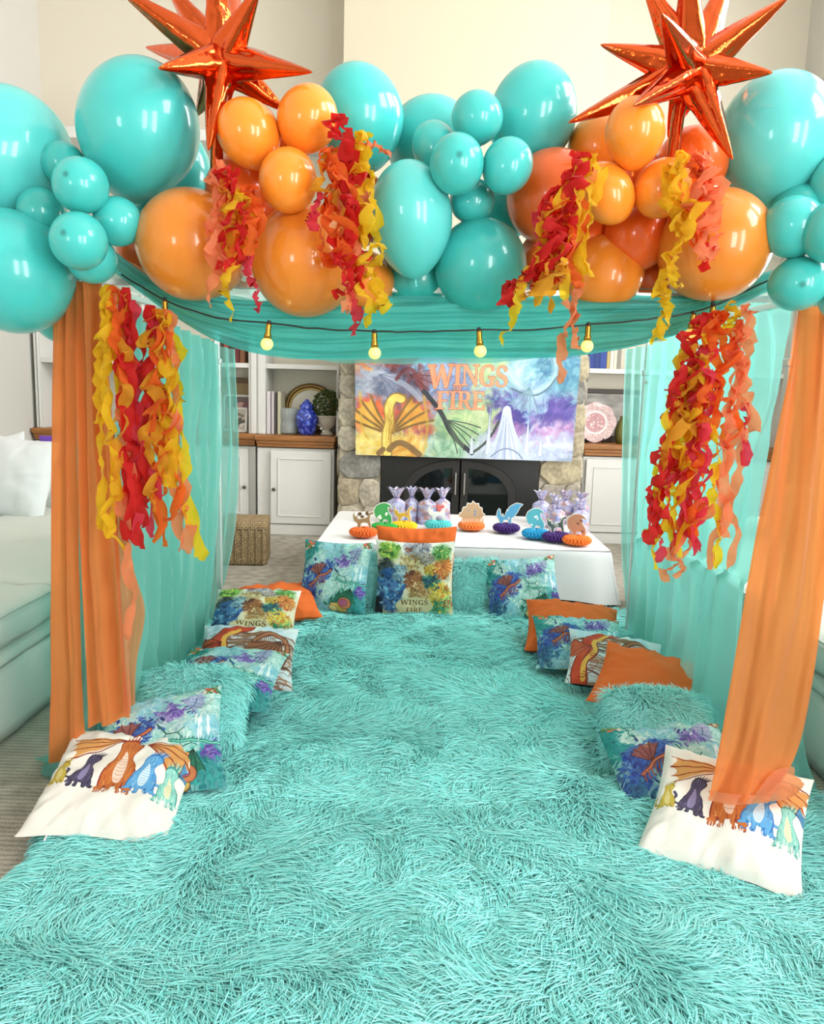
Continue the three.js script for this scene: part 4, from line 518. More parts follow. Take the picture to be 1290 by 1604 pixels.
// ------------------------------------------------------------------ printed banner over the fireplace
{
  const tex = canvas(1024, 512, (c) => {
    const R = rngOf(44), g = c.createLinearGradient(0, 0, 0, 512); c.fillStyle = '#8fa0b4'; c.fillRect(0, 0, 1024, 512);
    // generic painted landscapes in the colours of the original: gold dunes at sunset, a green hill, ice spires at night
    const Z = [[60, 30, 90, ['#e8843a', '#d9602f', '#f2b04e', '#c2502f']], [90, 150, 110, ['#8f98ac', '#b9bfcb', '#6c7891', '#a9a6b4']], [230, 70, 90, ['#6a2f33', '#8f3f3c', '#3f3a4a', '#a9574a']], [330, 60, 80, ['#6f9cc9', '#b0cfe3', '#4f7ab0', '#d3e3ee']], [200, 190, 100, ['#5f6580', '#7d7f96', '#4f5a7d', '#8f7d8a']], [70, 300, 90, ['#d9402f', '#e8663a', '#f0904a']], [260, 310, 90, ['#c94a3a', '#e0784a', '#b03f45']], [90, 450, 120, ['#ecd06a', '#e3bf4f', '#f3e08f']], [270, 450, 110, ['#e0b84a', '#f0d880', '#d98f3d']], [430, 150, 100, ['#8f9ac4', '#6f8fbf', '#b0b9d9', '#55608f']], [600, 70, 90, ['#c4d98a', '#dfe6a0', '#9cc48a']], [480, 340, 120, ['#a5c48a', '#8fbf8a', '#c9d9a0', '#7fae86']], [440, 470, 110, ['#9cc4a4', '#b7d9bc', '#6f9f7d', '#d3e6cf']], [600, 330, 80, ['#b7d39c', '#9cb98a', '#d9e3b4']], [590, 480, 80, ['#b7c4d3', '#a9bfc9', '#d3dfe6']], [740, 110, 120, ['#a9cfd9', '#8fc0cc', '#d3e6e9', '#6fa9c0']], [930, 100, 120, ['#4f8fa9', '#6fa9bf', '#3f6f96', '#9ccfd3']], [830, 210, 110, ['#8fb7d0', '#6f93bf', '#b7d3e3']], [720, 290, 100, ['#4a3f8f', '#5f4a9c', '#3a3a7d']], [920, 290, 100, ['#54459a', '#3f3f88', '#6f5aa9']], [720, 370, 80, ['#a07ab7', '#b789bf', '#8f6aa9']], [920, 370, 90, ['#c490bf', '#d3a9cf', '#a07ab7']], [700, 470, 110, ['#c9d3e8', '#b7c4e0', '#e3eaf4']], [920, 470, 110, ['#bfcbe6', '#dfe6f2', '#a9b7d9']]];
    for (const [x, y, r, cs] of Z) for (let k = 0; k < 3; k++) blob(c, x + (R() - 0.5) * r, y + (R() - 0.5) * r, r * (0.7 + 0.5 * R()), rgba(cs[k % cs.length], 0.7));
    flow(c, 1024, 512, 2400, 44, (x, y, r) => zonesAt(Z, 46, 3)(x, y, r).replace(/[\d.]+\)$/, '0.3)'), 26, 18); flow(c, 1024, 512, 400, 51, (x, y, r) => rgba(['#ffffff', '#2f3550', '#e8eef2'][Math.floor(r() * 3)], 0.16), 34, 3);
    // dunes with brown ridge lines
    const hill = (pts, col) => { c.fillStyle = col; c.beginPath(); c.moveTo(pts[0], 512); for (let k = 0; k < pts.length; k += 2) c.lineTo(pts[k], pts[k + 1]); c.lineTo(pts[pts.length - 2], 512); c.fill(); };
    fan(c, 165, 400, 210, 3.5, 4.25, rgba('#e3bf4f', 0.75), '#8a6a3f', 3, 12); fan(c, 165, 400, 210, 5.2, 5.95, rgba('#e0b040', 0.75), '#8a6a3f', 3, 12);
    curve(c, [150, 500, 140, 410, 165, 340, 150, 270, 180, 215, 215, 225], '#a9803f', 48); curve(c, [150, 500, 140, 410, 165, 340, 150, 270, 180, 215, 212, 228], '#efd671', 36); curve(c, [160, 480, 190, 440, 240, 450, 300, 500], '#8f7048', 30); curve(c, [130, 480, 110, 500], '#8f7048', 26);
    curve(c, [22, 200, 30, 300, 26, 380, 60, 430], rgba('#d9b04a', 0.6), 14); curve(c, [316, 190, 326, 280, 340, 350, 330, 430], rgba('#d3a844', 0.6), 14); for (let k = 0; k < 30; k++) curve(c, [140 + R() * 40, 250 + R() * 220, 150 + R() * 40, 262 + R() * 210], rgba('#b98f3f', 0.5), 3);
    curve(c, [60, 120, 110, 90, 170, 130, 240, 160, 300, 230], rgba('#aeb6c6', 0.7), 26); fan(c, 110, 110, 120, -0.1, 1.2, rgba('#9aa3b8', 0.5), rgba('#59637c', 0.7), 4, 4); curve(c, [190, 130, 230, 70, 270, 90, 300, 150, 330, 200], rgba('#6d2a2c', 0.7), 18); fan(c, 250, 110, 120, -0.2, 1.0, rgba('#8f3f3c', 0.5), rgba('#4a2226', 0.7), 4, 4);
    curve(c, [318, 190, 366, 250, 404, 300, 440, 380, 480, 430, 530, 470, 550, 486], '#3a3d43', 22); fan(c, 420, 330, 170, 0.2, 1.2, rgba('#9cb98a', 0.35), '#46524c', 5, 5); curve(c, [545, 488, 590, 460, 640, 400, 668, 330], '#49544f', 12);
    // ice spires, the tallest with a folded cape of snow
    for (const [x, y, w] of [[626, 270, 15], [806, 300, 15], [548, 400, 9], [870, 392, 10]]) { c.fillStyle = '#d9e1f0'; c.beginPath(); c.moveTo(x, y); c.quadraticCurveTo(x + w * 0.3, 400, x + w, 490); c.lineTo(x - w, 490); c.quadraticCurveTo(x - w * 0.3, 400, x, y); c.fill(); c.strokeStyle = '#9fb0d3'; c.lineWidth = 2; c.stroke(); }
    c.fillStyle = '#c9d6ea'; c.beginPath(); c.moveTo(610, 512); c.bezierCurveTo(660, 430, 672, 360, 682, 290); c.bezierCurveTo(684, 245, 720, 240, 724, 280); c.bezierCurveTo(736, 360, 770, 430, 830, 512); c.fill(); for (let k = 0; k < 46; k++) { const x0 = 688 + R() * 30; curve(c, [x0, 290 + R() * 60, x0 + (x0 - 702) * 1.2, 400, x0 + (x0 - 702) * 3.4, 510], rgba(['#a3b4d6', '#eef2f8', '#8ea2cc', '#d9e3f0'][k % 4], 0.6), 2 + 3 * R()); }
    curve(c, [640, 500, 690, 450, 760, 470, 790, 505], '#7f8fb5', 6);
    curve(c, [690, 80, 740, 150, 820, 190, 890, 150, 920, 80, 900, 10], rgba('#b9d6dd', 0.4), 38); curve(c, [690, 80, 740, 150, 820, 190, 890, 150, 920, 80, 900, 10], rgba('#d3e6ea', 0.4), 14); curve(c, [720, 170, 800, 210, 880, 180, 930, 100], '#5f7485', 7); fan(c, 800, 160, 130, 1.2, 2.4, rgba('#a9cbd6', 0.55), '#6f95a6', 4, 4);
    // title lettering
    const word = (s, x, y, px, sx, gap) => { c.save(); c.translate(x, y); c.scale(sx, 1); c.font = `bold ${px}px serif`; c.textAlign = 'left'; let q = 0; for (const ch of s) { c.lineWidth = 5; c.strokeStyle = 'rgba(140,70,50,.55)'; c.strokeText(ch, q, 0); c.fillStyle = '#f2a07a'; c.fillText(ch, q, 0); q += c.measureText(ch).width + gap; } c.restore(); };
    word('WINGS', 338, 166, 138, 0.80, -10); word('OF', 452, 190, 30, 1, 0); word('FIRE', 372, 278, 120, 0.86, -6); word('W', 330, 178, 160, 0.72, 0);
    // crease lines pressed into the cloth by folding are geometry; print ends here
  });
  const A = V(-0.655, 1.72, BZ + 0.09), B = V(1.335, 1.76, BZ + 0.09), C = V(1.31, 0.793, BZ + 0.075), D = V(-0.635, 0.80, BZ + 0.075);
  const t = thing('banner', 'printed cloth banner with a title in orange letters hung over the fireplace', 'banner');
  const f = (off) => (u, v) => { const p = A.clone().lerp(B, u).lerp(D.clone().lerp(C, u), v); const crease = 0.006 * Math.exp(-((((u * 6) % 1 - 0.5) / 0.06) ** 2)) + 0.006 * Math.exp(-((((v * 3) % 1 - 0.5) / 0.05) ** 2)); p.z += off + 0.010 * n2(u * 5, v * 3) + 0.004 * n2(u * 14, v * 8) - crease; p.y -= 0.012 * Math.sin(u * Math.PI * 3) * (1 - v); return p; };
  mesh('banner_cloth', grid(90, 44, f(0)), std('#ffffff', 0.75, { map: tex, side: THREE.DoubleSide }), t);
  for (const k of [0.0, 0.33, 0.66, 1]) { const p = A.clone().lerp(B, k); mesh('grommet', new THREE.TorusGeometry(0.012, 0.004, 8, 16).translate(p.x + (k < 0.5 ? 0.02 : -0.02), p.y - 0.02, p.z + 0.012), M.gold, t); }
}

// ------------------------------------------------------------------ low table in a white cloth
{
  const t = thing('low_table', 'low dark-legged table under a white cloth before the fireplace', 'table', [0.265, 0, -5.82]);
  const w = 1.93, d = 1.36, h = 0.375;
  mesh('tabletop', rbox(w, 0.035, d, 0.01, 0, h - 0.02, 0), M.blackSoft, t);
  for (const sx of [-1, 1]) for (const sz of [-1, 1]) mesh('leg', rbox(0.05, h - 0.04, 0.05, 0.008, sx * (w / 2 - 0.06), (h - 0.04) / 2, sz * (d / 2 - 0.06)), M.black, t);
  for (const sz of [-1, 1]) mesh('apron', box(w - 0.16, 0.07, 0.025, 0, h - 0.075, sz * (d / 2 - 0.06)), M.black, t);
  // cloth: flat top, then a soft fall with folds, hem above the floor
  const c = thing('tablecloth', 'white cloth draped over the low table, reaching nearly to the floor', 'tablecloth', [0.265, 0, -5.82]);
  const hw = w / 2 + 0.008, hd = d / 2 + 0.008, drop = 0.325, top = h + 0.004;
  const per = []; const seg = (ax, az, bx, bz, n, corner) => { for (let i = 0; i < n; i++) per.push([lerp(ax, bx, i / n), lerp(az, bz, i / n)]); };
  const cr = 0.02; const corners = [[hw, hd], [-hw, hd], [-hw, -hd], [hw, -hd]];
  for (let k = 0; k < 4; k++) { const [ax, az] = corners[k], [bx, bz] = corners[(k + 1) % 4], L = Math.hypot(bx - ax, bz - az); seg(ax + (bx - ax) / L * cr, az + (bz - az) / L * cr, bx - (bx - ax) / L * cr, bz - (bz - az) / L * cr, 44); for (let i = 0; i < 8; i++) { const s = i / 8, [cx2, cz2] = [bx, bz], [dx, dz] = corners[(k + 2) % 4], L2 = Math.hypot(dx - bx, dz - bz); const p0 = [bx - (bx - ax) / L * cr, bz - (bz - az) / L * cr], p1 = [bx + (dx - bx) / L2 * cr, bz + (dz - bz) / L2 * cr]; const q = (a, b, c3) => (1 - s) ** 2 * a + 2 * s * (1 - s) * b + s * s * c3; per.push([q(p0[0], bx, p1[0]), q(p0[1], bz, p1[1])]); } }
  const N = per.length;
  const skirt = grid(N, 16, (u, v) => { const i = Math.round(u * N) % N, [x, z] = per[i], cornerness = Math.exp(-(((hw - Math.abs(x)) ** 2 + (hd - Math.abs(z)) ** 2) / 0.03)); const out = V(x / hw, 0, z / hd); out.x = Math.abs(x) > hw - cr - 1e-4 ? Math.sign(x) : 0; out.z = Math.abs(z) > hd - cr - 1e-4 ? Math.sign(z) : 0; out.normalize();
    const a = u * N * 0.22, wave = (0.010 * Math.sin(a * 0.9) + 0.008 * Math.sin(a * 2.1 + 1)) * v, k = (0.006 + 0.05 * v * v * 0.6) + cornerness * 0.055 * v + wave, rnd2 = Math.min(1, v * 12); return V(x + out.x * k * rnd2, top - drop * v * (1 + 0.05 * cornerness) - 0.004 * (1 - rnd2), z + out.z * k * rnd2); });
  const topG = grid(46, 34, (u, v) => V(lerp(-hw, hw, u), top + 0.0012 * n2(u * 7, v * 6) + 0.0006 * n2(u * 30, v * 25), lerp(-hd, hd, v)));
  // round the four top corners to meet the skirt
  { const p = topG.attributes.position; for (let i = 0; i < p.count; i++) { const x = p.getX(i), z = p.getZ(i), ox = Math.abs(x) - (hw - cr), oz = Math.abs(z) - (hd - cr); if (ox > 0 && oz > 0) { const L = Math.hypot(ox, oz); if (L > cr * 0.8) { p.setX(i, Math.sign(x) * (hw - cr + ox / L * cr * 0.8)); p.setZ(i, Math.sign(z) * (hd - cr + oz / L * cr * 0.8)); } } } }
  topG.computeVertexNormals();
  mesh('cloth_top', topG, M.linen, c); mesh('cloth_skirt', skirt, std('#ecebee', 0.8, { side: THREE.DoubleSide }), c);
}
// paper honeycomb centrepieces with upright card shapes
const TT = 0.381;
{
  const comb = (() => { // pleated oblate cushion with a cell pattern
    return grid(144, 20, (u, v) => { const a = u * Math.PI * 2, b = (v - 0.5) * Math.PI, pl = Math.pow(Math.abs(Math.sin(a * 12 + (Math.floor(v * 5) % 2) * Math.PI / 2)), 0.7), r = 0.095 * Math.pow(Math.max(0.02, Math.cos(b)), 0.6) * (0.74 + 0.26 * pl) + 0.006, y = 0.035 + 0.033 * Math.sin(-b) * (0.92 + 0.08 * pl); return V(-r * Math.cos(a), y, r * Math.sin(a)); });
  })();
  // a card crest cut out with a white border: spiky plumes in one of four outlines
  const outlines = [
    [[-0.045, 0], [-0.05, 0.035], [-0.075, 0.05], [-0.085, 0.09], [-0.07, 0.125], [-0.062, 0.09], [-0.045, 0.10], [-0.04, 0.072], [-0.01, 0.078], [0.02, 0.085], [0.035, 0.115], [0.062, 0.13], [0.08, 0.118], [0.068, 0.105], [0.052, 0.098], [0.05, 0.06], [0.058, 0.03], [0.06, 0], [0.04, 0], [0.03, 0.035], [0.0, 0.04], [-0.018, 0.03], [-0.02, 0]],
    [[-0.03, 0], [-0.045, 0.03], [-0.07, 0.05], [-0.085, 0.1], [-0.07, 0.14], [-0.03, 0.165], [0.01, 0.168], [0.045, 0.15], [0.06, 0.125], [0.045, 0.122], [0.03, 0.13], [0.04, 0.09], [0.06, 0.06], [0.065, 0.02], [0.055, 0], [0.03, 0], [0.025, 0.025], [0.0, 0.03], [-0.01, 0]],
    [[-0.06, 0], [-0.08, 0.03], [-0.11, 0.045], [-0.1, 0.075], [-0.085, 0.08], [-0.075, 0.12], [-0.05, 0.125], [-0.04, 0.155], [-0.01, 0.15], [0.005, 0.172], [0.03, 0.15], [0.055, 0.152], [0.06, 0.125], [0.085, 0.115], [0.088, 0.08], [0.11, 0.06], [0.085, 0.03], [0.06, 0]],
    [[-0.05, 0], [-0.065, 0.03], [-0.085, 0.06], [-0.08, 0.1], [-0.065, 0.125], [-0.05, 0.11], [-0.045, 0.07], [-0.02, 0.065], [-0.01, 0.1], [0.02, 0.145], [0.07, 0.175], [0.125, 0.165], [0.105, 0.14], [0.085, 0.1], [0.06, 0.06], [0.04, 0.045], [0.04, 0], [0.015, 0], [0.01, 0.03], [-0.02, 0.03], [-0.03, 0]],
  ];
  const wingShape = (R, kind) => { const s = new THREE.Shape(); s.setFromPoints(new THREE.CatmullRomCurve3(outlines[kind].map(([x, y]) => V(x, y, 0)), true, 'catmullrom', 0.25).getPoints(60).slice(0, -1).map((p) => new THREE.Vector2(p.x * 0.92, Math.max(0, p.y) * 0.92))); return s; };
  const inner = (shape, k, dx = 0, dy = 0) => { const pts = shape.getPoints(2), n = pts.length, area = THREE.ShapeUtils.area(pts) > 0 ? 1 : -1; const out = pts.map((p, i) => { const a = pts[(i + n - 1) % n], b = pts[(i + 1) % n], t = b.clone().sub(a).normalize(); return new THREE.Vector2(p.x - area * t.y * k, p.y + area * t.x * k); }); return new THREE.Shape(out); };
  const items = [ // px, py of the base centre, depth, honeycomb colour, card colours, kind, label
    [569, 838, -5.35, '#ee6f2a', '#a98a63', '#6f563c', 0, 'orange paper honeycomb centrepiece with a brown card cut-out, leftmost on the table'],
    [601, 827, -5.55, '#2fae49', '#3a9a4f', '#e9efe6', 1, 'green paper honeycomb centrepiece with a green and white card cut-out'],
    [632, 822, -5.65, '#f6c81f', '#e6b546', '#caa38a', 0, 'yellow paper honeycomb centrepiece with a golden card cut-out'],
    [686, 819, -5.75, '#56c8cc', '#e9e6e3', '#d9685f', 0, 'pale turquoise paper honeycomb centrepiece with a white and red card cut-out'],
    [738, 819, -5.75, '#f0813c', '#b99a77', '#8c93a5', 2, 'orange paper honeycomb centrepiece with a broad grey and tan card cut-out, middle of the table'],
    [793, 821, -5.7, '#3f1f70', '#5fb2e0', '#dfe3e6', 3, 'purple paper honeycomb centrepiece with a tall sky-blue plume cut-out'],
    [839, 831, -5.5, '#1e9bd0', '#58b4c4', '#e2e7e6', 1, 'bright blue paper honeycomb centrepiece with a teal card cut-out'],
    [871, 838, -5.4, '#42216f', '#3f5350', '#8f9a94', 0, 'purple paper honeycomb centrepiece with a dark green card cut-out, second from the right'],
    [903, 848, -5.3, '#f27a2a', '#c98a6c', '#8f5f4c', 1, 'orange paper honeycomb centrepiece with a coppery card cut-out, rightmost on the table'],
  ];
  items.forEach(([px, py, z, col, ca, cb, kind, label], k) => {
    const p = W(px, py, -z); const t = thing('honeycomb_centrepiece', label, 'centrepiece', [p.x, TT + 0.004, z], 0.2 * Math.sin(k * 2.1));
    mesh('honeycomb_base', comb, std(col, 0.8), t);
    const R = rngOf(k + 50), sh = wingShape(R, kind), card = mesh('card_cutout', extr(sh, 0.004), std('#ece9e2', 0.7), t); card.position.set(0, 0.062, 0);
    const pr = mesh('card_print', extr(inner(sh, 0.0055), 0.0015), std(ca, 0.6), card); pr.position.z = 0.0041;
    const dots = []; for (let q = 0; q < 9; q++) { const g = new THREE.SphereGeometry(0.009 + 0.008 * R(), 8, 6); g.scale(1, 0.5 + R() * 0.8, 0.06); g.rotateZ(R() * 3); g.translate((R() - 0.5) * 0.07, 0.03 + R() * 0.08, 0.0055); dots.push(g); }
    dots.forEach((g, q) => { if (q % 3 === 0) mesh('card_print', g, std(cb, 0.6), card); });
    if (kind === 2) { const rail = []; for (let i = 0; i < 9; i++) rail.push(rbox(0.012, 0.035, 0.006, 0.002, -0.076 + i * 0.019, 0.075, 0.035)); rail.push(rbox(0.165, 0.008, 0.006, 0.002, 0, 0.07, 0.035)); mesh('card_fringe', merge(rail), std('#f0b592', 0.7), t); }
  });
  // favour bags tied at the neck
  const bagTex = canvas(128, 128, (c) => { const R = rngOf(71); c.fillStyle = '#a9abcf'; c.fillRect(0, 0, 128, 128); for (let k = 0; k < 90; k++) { c.fillStyle = rgba(['#8f9ad0', '#c3c0e0', '#7f8fd0', '#d9d6ea', '#c98f7d', '#8a6f86', '#e3dcea', '#b86f58'][k % 8], 0.6); c.beginPath(); c.ellipse(R() * 128, R() * 128, 4 + 11 * R(), 3 + 8 * R(), R() * 3, 0, 7); c.fill(); } });
  const bm = phys('#ffffff', 0.3, { map: bagTex, clearcoat: 0.5 });
  const bagBody = (() => { const g = grid(40, 22, (u, v) => { const a = u * Math.PI * 2, y = 0.15 * (1 - v); const prof = v < 0.2 ? lerp(0.014, 0.05, sstep(0, 0.2, v)) : lerp(0.05, 0.055, v); const r = prof * (1 + 0.07 * Math.sin(a * 5 + v * 4) * (1 - v * 0.4)); return V(-r * Math.cos(a) * 1.05, y, r * Math.sin(a) * 0.75); }); return g; })();
  const bagTop = grid(40, 8, (u, v) => { const a = u * Math.PI * 2, r = lerp(0.042, 0.013, Math.pow(v, 0.7)) * (1 + 0.28 * Math.sin(a * 7)); return V(-r * Math.cos(a) * 1.1, 0.148 + 0.055 * (1 - v) + 0.006 * Math.sin(a * 7), r * Math.sin(a) * 0.7); });
  const bagTie = new THREE.TorusGeometry(0.014, 0.004, 8, 20).rotateX(Math.PI / 2).translate(0, 0.149, 0);
  const proto = new THREE.Group(); proto.name = 'favour_bag'; [['bag_body', bagBody, bm], ['bag_ruffle', bagTop, bm], ['tie', bagTie, std('#6f6a9c', 0.4)]].forEach(([n, g, m]) => { const q = shade(new THREE.Mesh(g, m)); q.name = n; if (m.side !== undefined && n === 'bag_ruffle') q.material = m; proto.add(q); });
  bm.side = THREE.DoubleSide;
  const lefts = [[620, 'leftmost pastel favour bag, behind the green honeycomb'], [644, 'pastel favour bag behind the yellow honeycomb, second of the left cluster'], [668, 'pastel favour bag third from the left in the left cluster'], [692, 'pastel favour bag behind the pale turquoise honeycomb, last of the left cluster']];
  const rights = [[846, -6.2, 'pastel favour bag at the back left of the right-hand cluster'], [866, -6.0, 'pastel favour bag behind the bright blue honeycomb, in the right-hand cluster'], [884, -6.25, 'pastel favour bag at the middle back of the right-hand cluster'], [873, -5.75, 'pastel favour bag right behind the second purple honeycomb'], [909, -6.15, 'pastel favour bag at the back right of the right-hand cluster'], [908, -5.75, 'pastel favour bag behind the rightmost orange honeycomb, front of the cluster']];
  const put = (px, z, label, s, k, group) => { const o = proto.clone(); o.name = numbered('favour_bag'); const p = W(px, 810, -z); o.position.set(p.x, TT, z); o.scale.setScalar(s); o.rotation.y = k * 1.3; o.userData = { label, category: 'gift bag', group }; scene.add(o); };
  lefts.forEach(([px, label], k) => put(px, -6.0 - 0.05 * (k % 2), label, 1.32, k, 'favour bags at the left of the table'));
  rights.forEach(([px, z, label], k) => put(px, z, label, 1.25, k + 5, 'favour bags at the right of the table'));
}

// ------------------------------------------------------------------ canopy frame of square steel tube
{
  const t = thing('canopy_frame', 'white steel canopy frame of four telescopic posts and roof bars under the fabric', 'canopy frame');
  const posts = [[-1.16, -2.66], [1.19, -2.67], [-1.15, -4.36], [1.175, -4.36]], top = 1.72;
  const sq = (a, b, s) => { const L = a.distanceTo(b), g = new RoundedBoxGeometry(s, L, s, 2, s * 0.15); const q = new THREE.Quaternion().setFromUnitVectors(V(0, 1, 0), b.clone().sub(a).normalize()); g.applyQuaternion(q); g.translate((a.x + b.x) / 2, (a.y + b.y) / 2, (a.z + b.z) / 2); return g; };
  posts.forEach(([x, z]) => {
    mesh('lower_post', sq(V(x, 0.06, z), V(x, 1.53, z), 0.032), M.steel, t); mesh('upper_post', sq(V(x, 1.5, z), V(x, top, z), 0.025), M.steel, t);
    mesh('collar', rbox(0.044, 0.03, 0.044, 0.006, x, 1.52, z), M.steel, t); mesh('latch', rbox(0.016, 0.014, 0.03, 0.003, x, 1.47, z + 0.028), M.steel, t);
    mesh('foot', rbox(0.075, 0.02, 0.075, 0.005, x, 0.045, z), M.black, t); mesh('corner_bracket', rbox(0.036, 0.04, 0.036, 0.006, x, top, z), M.steel, t);
  });
  const C = posts.map(([x, z]) => V(x, top, z));
  [[0, 1], [2, 3], [0, 2], [1, 3]].forEach(([a, b]) => { const g = sq(C[a], C[b], 0.022); mesh('roof_bar', g, M.steel, t); });
}

// ------------------------------------------------------------------ sheer fabric
const sheer = (col, tr, ro = 0.72) => phys(col, ro, { transmission: tr, thickness: 0, side: THREE.DoubleSide, specularIntensity: 0.3, bumpMap: clothBump, bumpScale: 0.0002 });
const S = { teal: sheer('#92d8d0', 0.77, 0.7), tealPale: sheer('#aee6e0', 0.8, 0.6), swag: sheer('#66d2cf', 0.62, 0.66), orange: sheer('#f0924f', 0.62, 0.8), orangeThin: sheer('#f3ab7a', 0.75, 0.66) };
const curve3 = (pts) => { const c = new THREE.CatmullRomCurve3(pts.map((p) => (p.isVector3 ? p : W(...p))), false, 'centripetal'); return (t) => c.getPoint(clamp(t)); };
// a hung cloth between two edges; folds run down it and lift it off the plane
function cloth(L, R, nu, nv, { folds = 6, amp = 0.02, seed = 1, grow = 0, phase = 0, across = null } = {}) {
  const l = curve3(L), r = curve3(R);
  return grid(nu, nv, (u, v) => {
    const a = l(v), b = r(v), p = a.clone().lerp(b, u), along = b.clone().sub(a), n = V(-along.z, 0, along.x); if (n.lengthSq() < 1e-8) n.set(0, 0, 1); n.normalize(); if (n.z < 0) n.multiplyScalar(-1); if (across) n.copy(across);
    const uu = u + 0.05 * n2(u * 2 + seed, v * 1.5) + 0.02 * n2(seed * 3, v * 3), ed = Math.min(1, Math.min(u, 1 - u) * 6 + 0.35);
    const k = amp * (1 + grow * v) * ed * (Math.sin(uu * folds * Math.PI * 2 + seed + phase) + 0.22 * Math.sin(uu * folds * 2.3 * Math.PI * 2 + seed * 2.1) + 0.5 * n2(u * folds * 1.3 + seed * 7, v * 1.6)) + 0.0025 * n2(u * folds * 3, v * 6 + seed);
    return p.addScaledVector(n, k);
  });
}
const drape = (label, mat, parts, cat = 'drape', name = 'drape') => { const t = thing(name, label, cat); parts.forEach(([n, g, m]) => mesh(n, g, m ?? mat, t)); return t; };
// left post
drape('outermost orange drape at the left front post, hanging straight to the floor', S.orange, [['panel', cloth([[86, 440, 2.56], [84, 560, 2.56], [83, 800, 2.55], [81, 1000, 2.54], [79, 1192, 2.5]], [[117, 440, 2.56], [119, 680, 2.55], [124, 900, 2.54], [128, 1080, 2.52], [134, 1200, 2.48]], 40, 60, { folds: 1.4, amp: 0.02, seed: 1 })]]);
drape('inner orange drape at the left front post, ending above the white pillow', S.orange, [
  ['panel', cloth([[119, 440, 2.53], [121, 680, 2.53], [126, 850, 2.51], [133, 1000, 2.49], [138, 1141, 2.46]], [[160, 440, 2.53], [166, 520, 2.53], [178, 680, 2.52], [187, 850, 2.5], [193, 1000, 2.48], [204, 1124, 2.46]], 48, 60, { folds: 1.7, amp: 0.022, seed: 3 })],
  ['loose_edge', cloth([[168, 700, 2.5], [180, 870, 2.49], [188, 990, 2.47], [196, 1124, 2.45]], [[184, 700, 2.51], [207, 880, 2.5], [227, 955, 2.5], [213, 1040, 2.49], [210, 1100, 2.48]], 20, 50, { folds: 1.5, amp: 0.012, seed: 5 }), S.orangeThin]]);
drape('narrow turquoise drape behind the orange ones at the left post, spilling onto the carpet', S.teal, [['panel', cloth([[98, 440, 2.66], [96, 800, 2.66], [88, 1100, 2.64], [80, 1172, 2.6], G(62, 1186, 0.04), G(54, 1186, 0.012)], [[150, 440, 2.66], [148, 800, 2.66], [141, 1100, 2.62], [138, 1165, 2.56], G(128, 1218, 0.045), G(96, 1244, 0.012)], 40, 70, { folds: 2.2, amp: 0.012, seed: 8 })]]);
drape('tall turquoise sheer curtain along the left side of the canopy', S.teal, [
  ['panel', cloth([[176, 470, 2.68], [178, 800, 2.68], [190, 1112, 2.7]], [[339, 540, 4.33], [341, 760, 4.33], [322, 1010, 4.3]], 120, 50, { folds: 9, amp: 0.028, seed: 11, grow: 0.3 })],
  ['back_return', cloth([[337, 540, 4.36], [339, 740, 4.36], [318, 1002, 4.36]], [[367, 548, 4.5], [373, 690, 4.5], [371, 790, 4.48], [355, 900, 4.46], [330, 985, 4.42]], 40, 40, { folds: 2.4, amp: 0.016, seed: 13 }), S.tealPale]], 'curtain', 'sheer_curtain');
// right side
drape('tall turquoise sheer curtain along the right side of the canopy', S.teal, [
  ['panel', cloth([[1016, 540, 4.38], [1002, 760, 4.36], [986, 1012, 4.33]], [[1244, 452, 2.78], [1226, 600, 2.82], [1194, 720, 2.86], [1174, 880, 2.84], [1160, 1000, 2.8], [1142, 1165, 2.74]], 120, 50, { folds: 8, amp: 0.028, seed: 17, grow: 0.3 })],
  ['back_return', cloth([[979, 548, 4.52], [974, 700, 4.52], [973, 850, 4.5], [985, 1000, 4.44]], [[1015, 540, 4.4], [1004, 760, 4.4], [988, 1005, 4.38]], 40, 40, { folds: 2.4, amp: 0.014, seed: 19 }), S.tealPale]], 'curtain', 'sheer_curtain');
drape('turquoise drape behind the big orange one at the right post, trailing onto the rug edge', S.teal, [['panel', cloth([[1248, 460, 2.66], [1246, 620, 2.66], [1222, 900, 2.64], [1190, 1150, 2.58], G(1190, 1258, 0.09), G(1216, 1300, 0.075)], [[1292, 460, 2.66], [1288, 800, 2.66], [1272, 1000, 2.64], [1258, 1165, 2.58], G(1286, 1258, 0.04), G(1325, 1346, 0.05)], 50, 70, { folds: 2.5, amp: 0.014, seed: 23 })]]);
drape('wide orange drape at the right front post, gathered and resting on the white pillow', S.orange, [
  ['panel', cloth([[1250, 480, 2.58], [1240, 553, 2.56], [1211, 698, 2.53], [1178, 864, 2.5], [1152, 1019, 2.43], [1126, 1165, 2.32], [1110, 1246, 2.22]], [[1316, 480, 2.58], [1312, 700, 2.55], [1292, 900, 2.51], [1270, 1071, 2.45], [1250, 1168, 2.36], [1230, 1212, 2.27], [1204, 1251, 2.19]], 60, 80, { folds: 1.8, amp: 0.024, seed: 27 })],
  ['hem_puddle', cloth([[1180, 1246, 2.195], [1212, 1208, 2.265], [1238, 1200, 2.29]], [[1192, 1257, 2.18], [1240, 1249, 2.185], [1259, 1233, 2.2]], 20, 26, { folds: 1.5, amp: 0.006, seed: 29 }), S.orangeThin],
  ['hem_gather', cloth([[1108, 1238, 2.23], [1150, 1244, 2.2], [1202, 1246, 2.185]], [[1110, 1254, 2.205], [1150, 1261, 2.18], [1204, 1257, 2.17]], 12, 30, { folds: 0.8, amp: 0.005, seed: 31 }), S.orangeThin]]);
